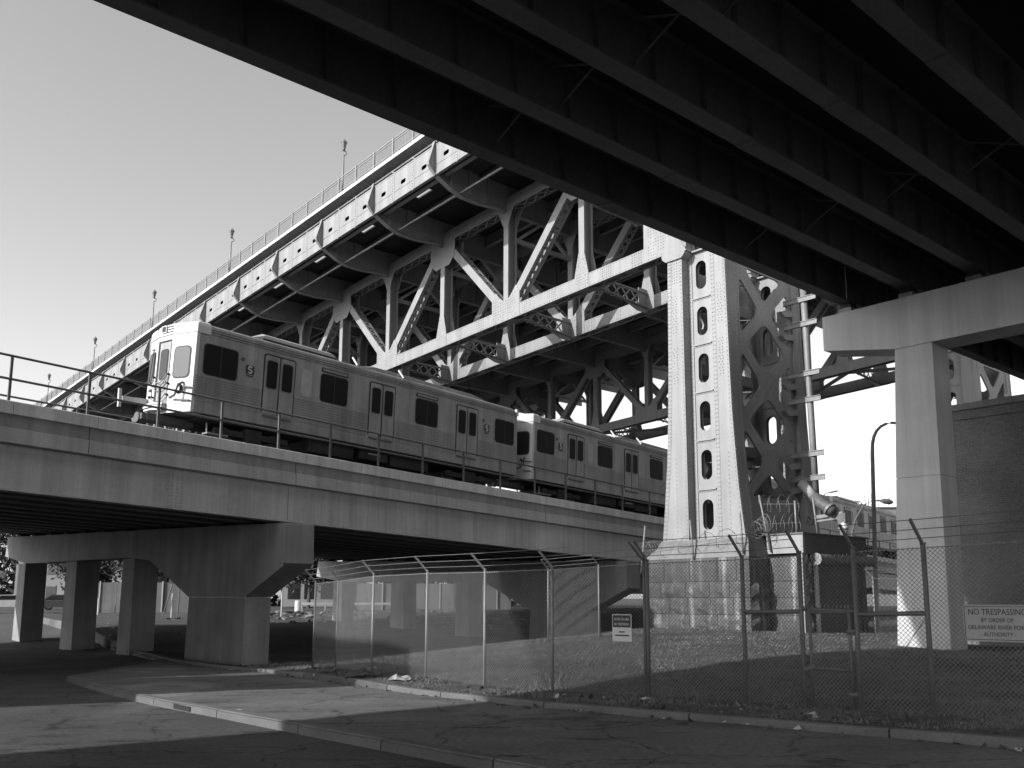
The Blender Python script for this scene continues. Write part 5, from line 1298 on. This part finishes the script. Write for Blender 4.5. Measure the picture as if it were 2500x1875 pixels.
for k in range(9000):
    x = rs4.uniform(-150, 6); y = 128 + 10 * rs4.rand() + .02 * (x + 60) ** 2 * .02; top = 7.5 + 2.2 * math.sin(x * .21) + 1.6 * math.sin(x * .53 + 1) + 1.1 * math.sin(x * 1.3); z = -1.2 + (top + 1) * rs4.rand() ** .7
    s_ = .45 + .5 * rs4.rand(); e1 = Vector(rs4.randn(3)).normalized() * s_; e2 = Vector(rs4.randn(3)).normalized() * s_ * .7; p = Vector((x, y, z)); fw.add([p - e1, p + e2, p + e1, p - e2], [(0, 1, 2, 3)])
tag(fw.build('far_woods', 'leaf'), 'dark line of trees far behind the viaduct', 'woods', kind='stuff')
def parked_car(x, y, rz, m, lab):
    o = empty('parked_car', (x, y, hgt(x, y) + .02), rz, lab, 'car', 'cars parked at the far left')
    mb = MB(); mb.prism([(-2.2, .35), (-2.25, .75), (-1.5, .92), (1.9, .95), (2.2, .8), (2.2, .35)], 'y', -.85, .85); mb.build('body', m, o)
    mb = MB(); mb.prism([(-1.1, .94), (-.4, 1.42), (.9, 1.44), (1.75, .96)], 'y', -.74, .74); mb.build('cabin', m, o)
    mb = MB(); mb.prism([(-.95, .97), (-.38, 1.36), (.85, 1.38), (1.5, .99)], 'y', -.75, .75); mb.build('window', 'glass', o)
    for cx_ in (-1.35, 1.35):
        for s in (-1, 1): mb = MB(); mb.tube([(cx_, s * .68, .32), (cx_, s * .87, .32)], .32, 14); w_ = mb.build('wheel', 'rubber', o); mb = MB(); mb.tube([(cx_, s * .871, .32), (cx_, s * .89, .32)], .18, 10); mb.build('rim', 'galv', w_)
parked_car(-47.5, 84, .3, 'car_pale', 'pale parked car at the far left edge'); parked_car(-42.2, 84, .5, 'car_pale', 'pale parked car seen between the two leftmost columns'); parked_car(-41.2, 80.5, .4, 'car_dark', 'dark parked car beside the pale one between the columns')
def pole_sign(x, y, lean, sq, lab):
    o = empty('pole_sign', (x, y, hgt(x, y)), 0, lab, 'street sign', 'street signs beyond the viaduct'); t = Vector((lean, 0, 2.9)); mb = MB(); mb.tube([(0, 0, -.2), t], .04, 6); mb.build('pole', 'galv_dark', o)
    mb = MB(); c = t - Vector((0, .03, .12)); mb.box(c.x - sq, c.x + sq, c.y - .02, c.y - .01, c.z - sq * (1 if sq > .3 else 1.6), c.z + sq * (1 if sq > .3 else 1.6)); mb.build('panel', 'signdark', o)
pole_sign(-26.2, 66, .75, .38, 'leaning street sign with square panel seen from behind'); pole_sign(-24.9, 65.5, .06, .22, 'upright street sign with narrow panel beside the leaning one')
def post(x, y, h, lab):
    o = empty('marker_post', (x, y, hgt(x, y)), 0, lab, 'post', 'white marker posts beyond the viaduct'); mb = MB(); mb.tube([(0, 0, -.2), (0, 0, h)], .05, 6); mb.build('post', 'white', o)
for x, y, h, lab in ((-25.6, 66.2, 1.7, 'white post between the two street signs'), (-18.2, 68, 1.6, 'white post on the rubble bank beside the pier'), (-33.6, 72, 1.3, 'left white post before the board fence'), (-31.5, 72.2, 1.3, 'right white post before the board fence')): post(x, y, h, lab)
gr = empty('guard_rail', (-19, 77, -1.1), 0, 'low white guard rail along the top of the bank', 'guard rail')
mb = MB(); mb.box(0, 8, 0, .05, .55, .75); mb.build('rail', 'siding', gr)
for i in range(5): mb = MB(); mb.box(i * 1.95, i * 1.95 + .12, .05, .15, -.3, .9); mb.build('post', 'siding', gr)
br_ = empty('barrel', (-19.3, 77.3, -1.1), 0, 'white barrel at the left end of the guard rail', 'barrel'); mb = MB(); mb.tube([(0, 0, 0), (0, 0, .1), (0, 0, .85), (0, 0, .9)], [.28, .3, .3, .27], 12); mb.build('drum', 'white', br_)

# unseen brick warehouse, added left of the camera to shade the verge
wh = empty('added_warehouse', (-24.4, 8.6, R(8) - .2), rad(33), 'unseen brick warehouse added to shade the verge', 'building')
mb = MB(); mb.box(-22, 0, 0, 5.6, 0, 13.2); mb.build('wall', 'brick', wh)
mb = MB(); mb.box(-22.2, .15, -.15, 5.75, 13.21, 13.5); mb.build('coping', 'granite_cap', wh)
for i in range(6):
    for z in (1.2, 5.2, 9.2): mb = MB(); mb.box(-21 + i * 3.5, -19.2 + i * 3.5, -.04, .01, z, z + 2.3); mb.build('window', 'glass', wh)
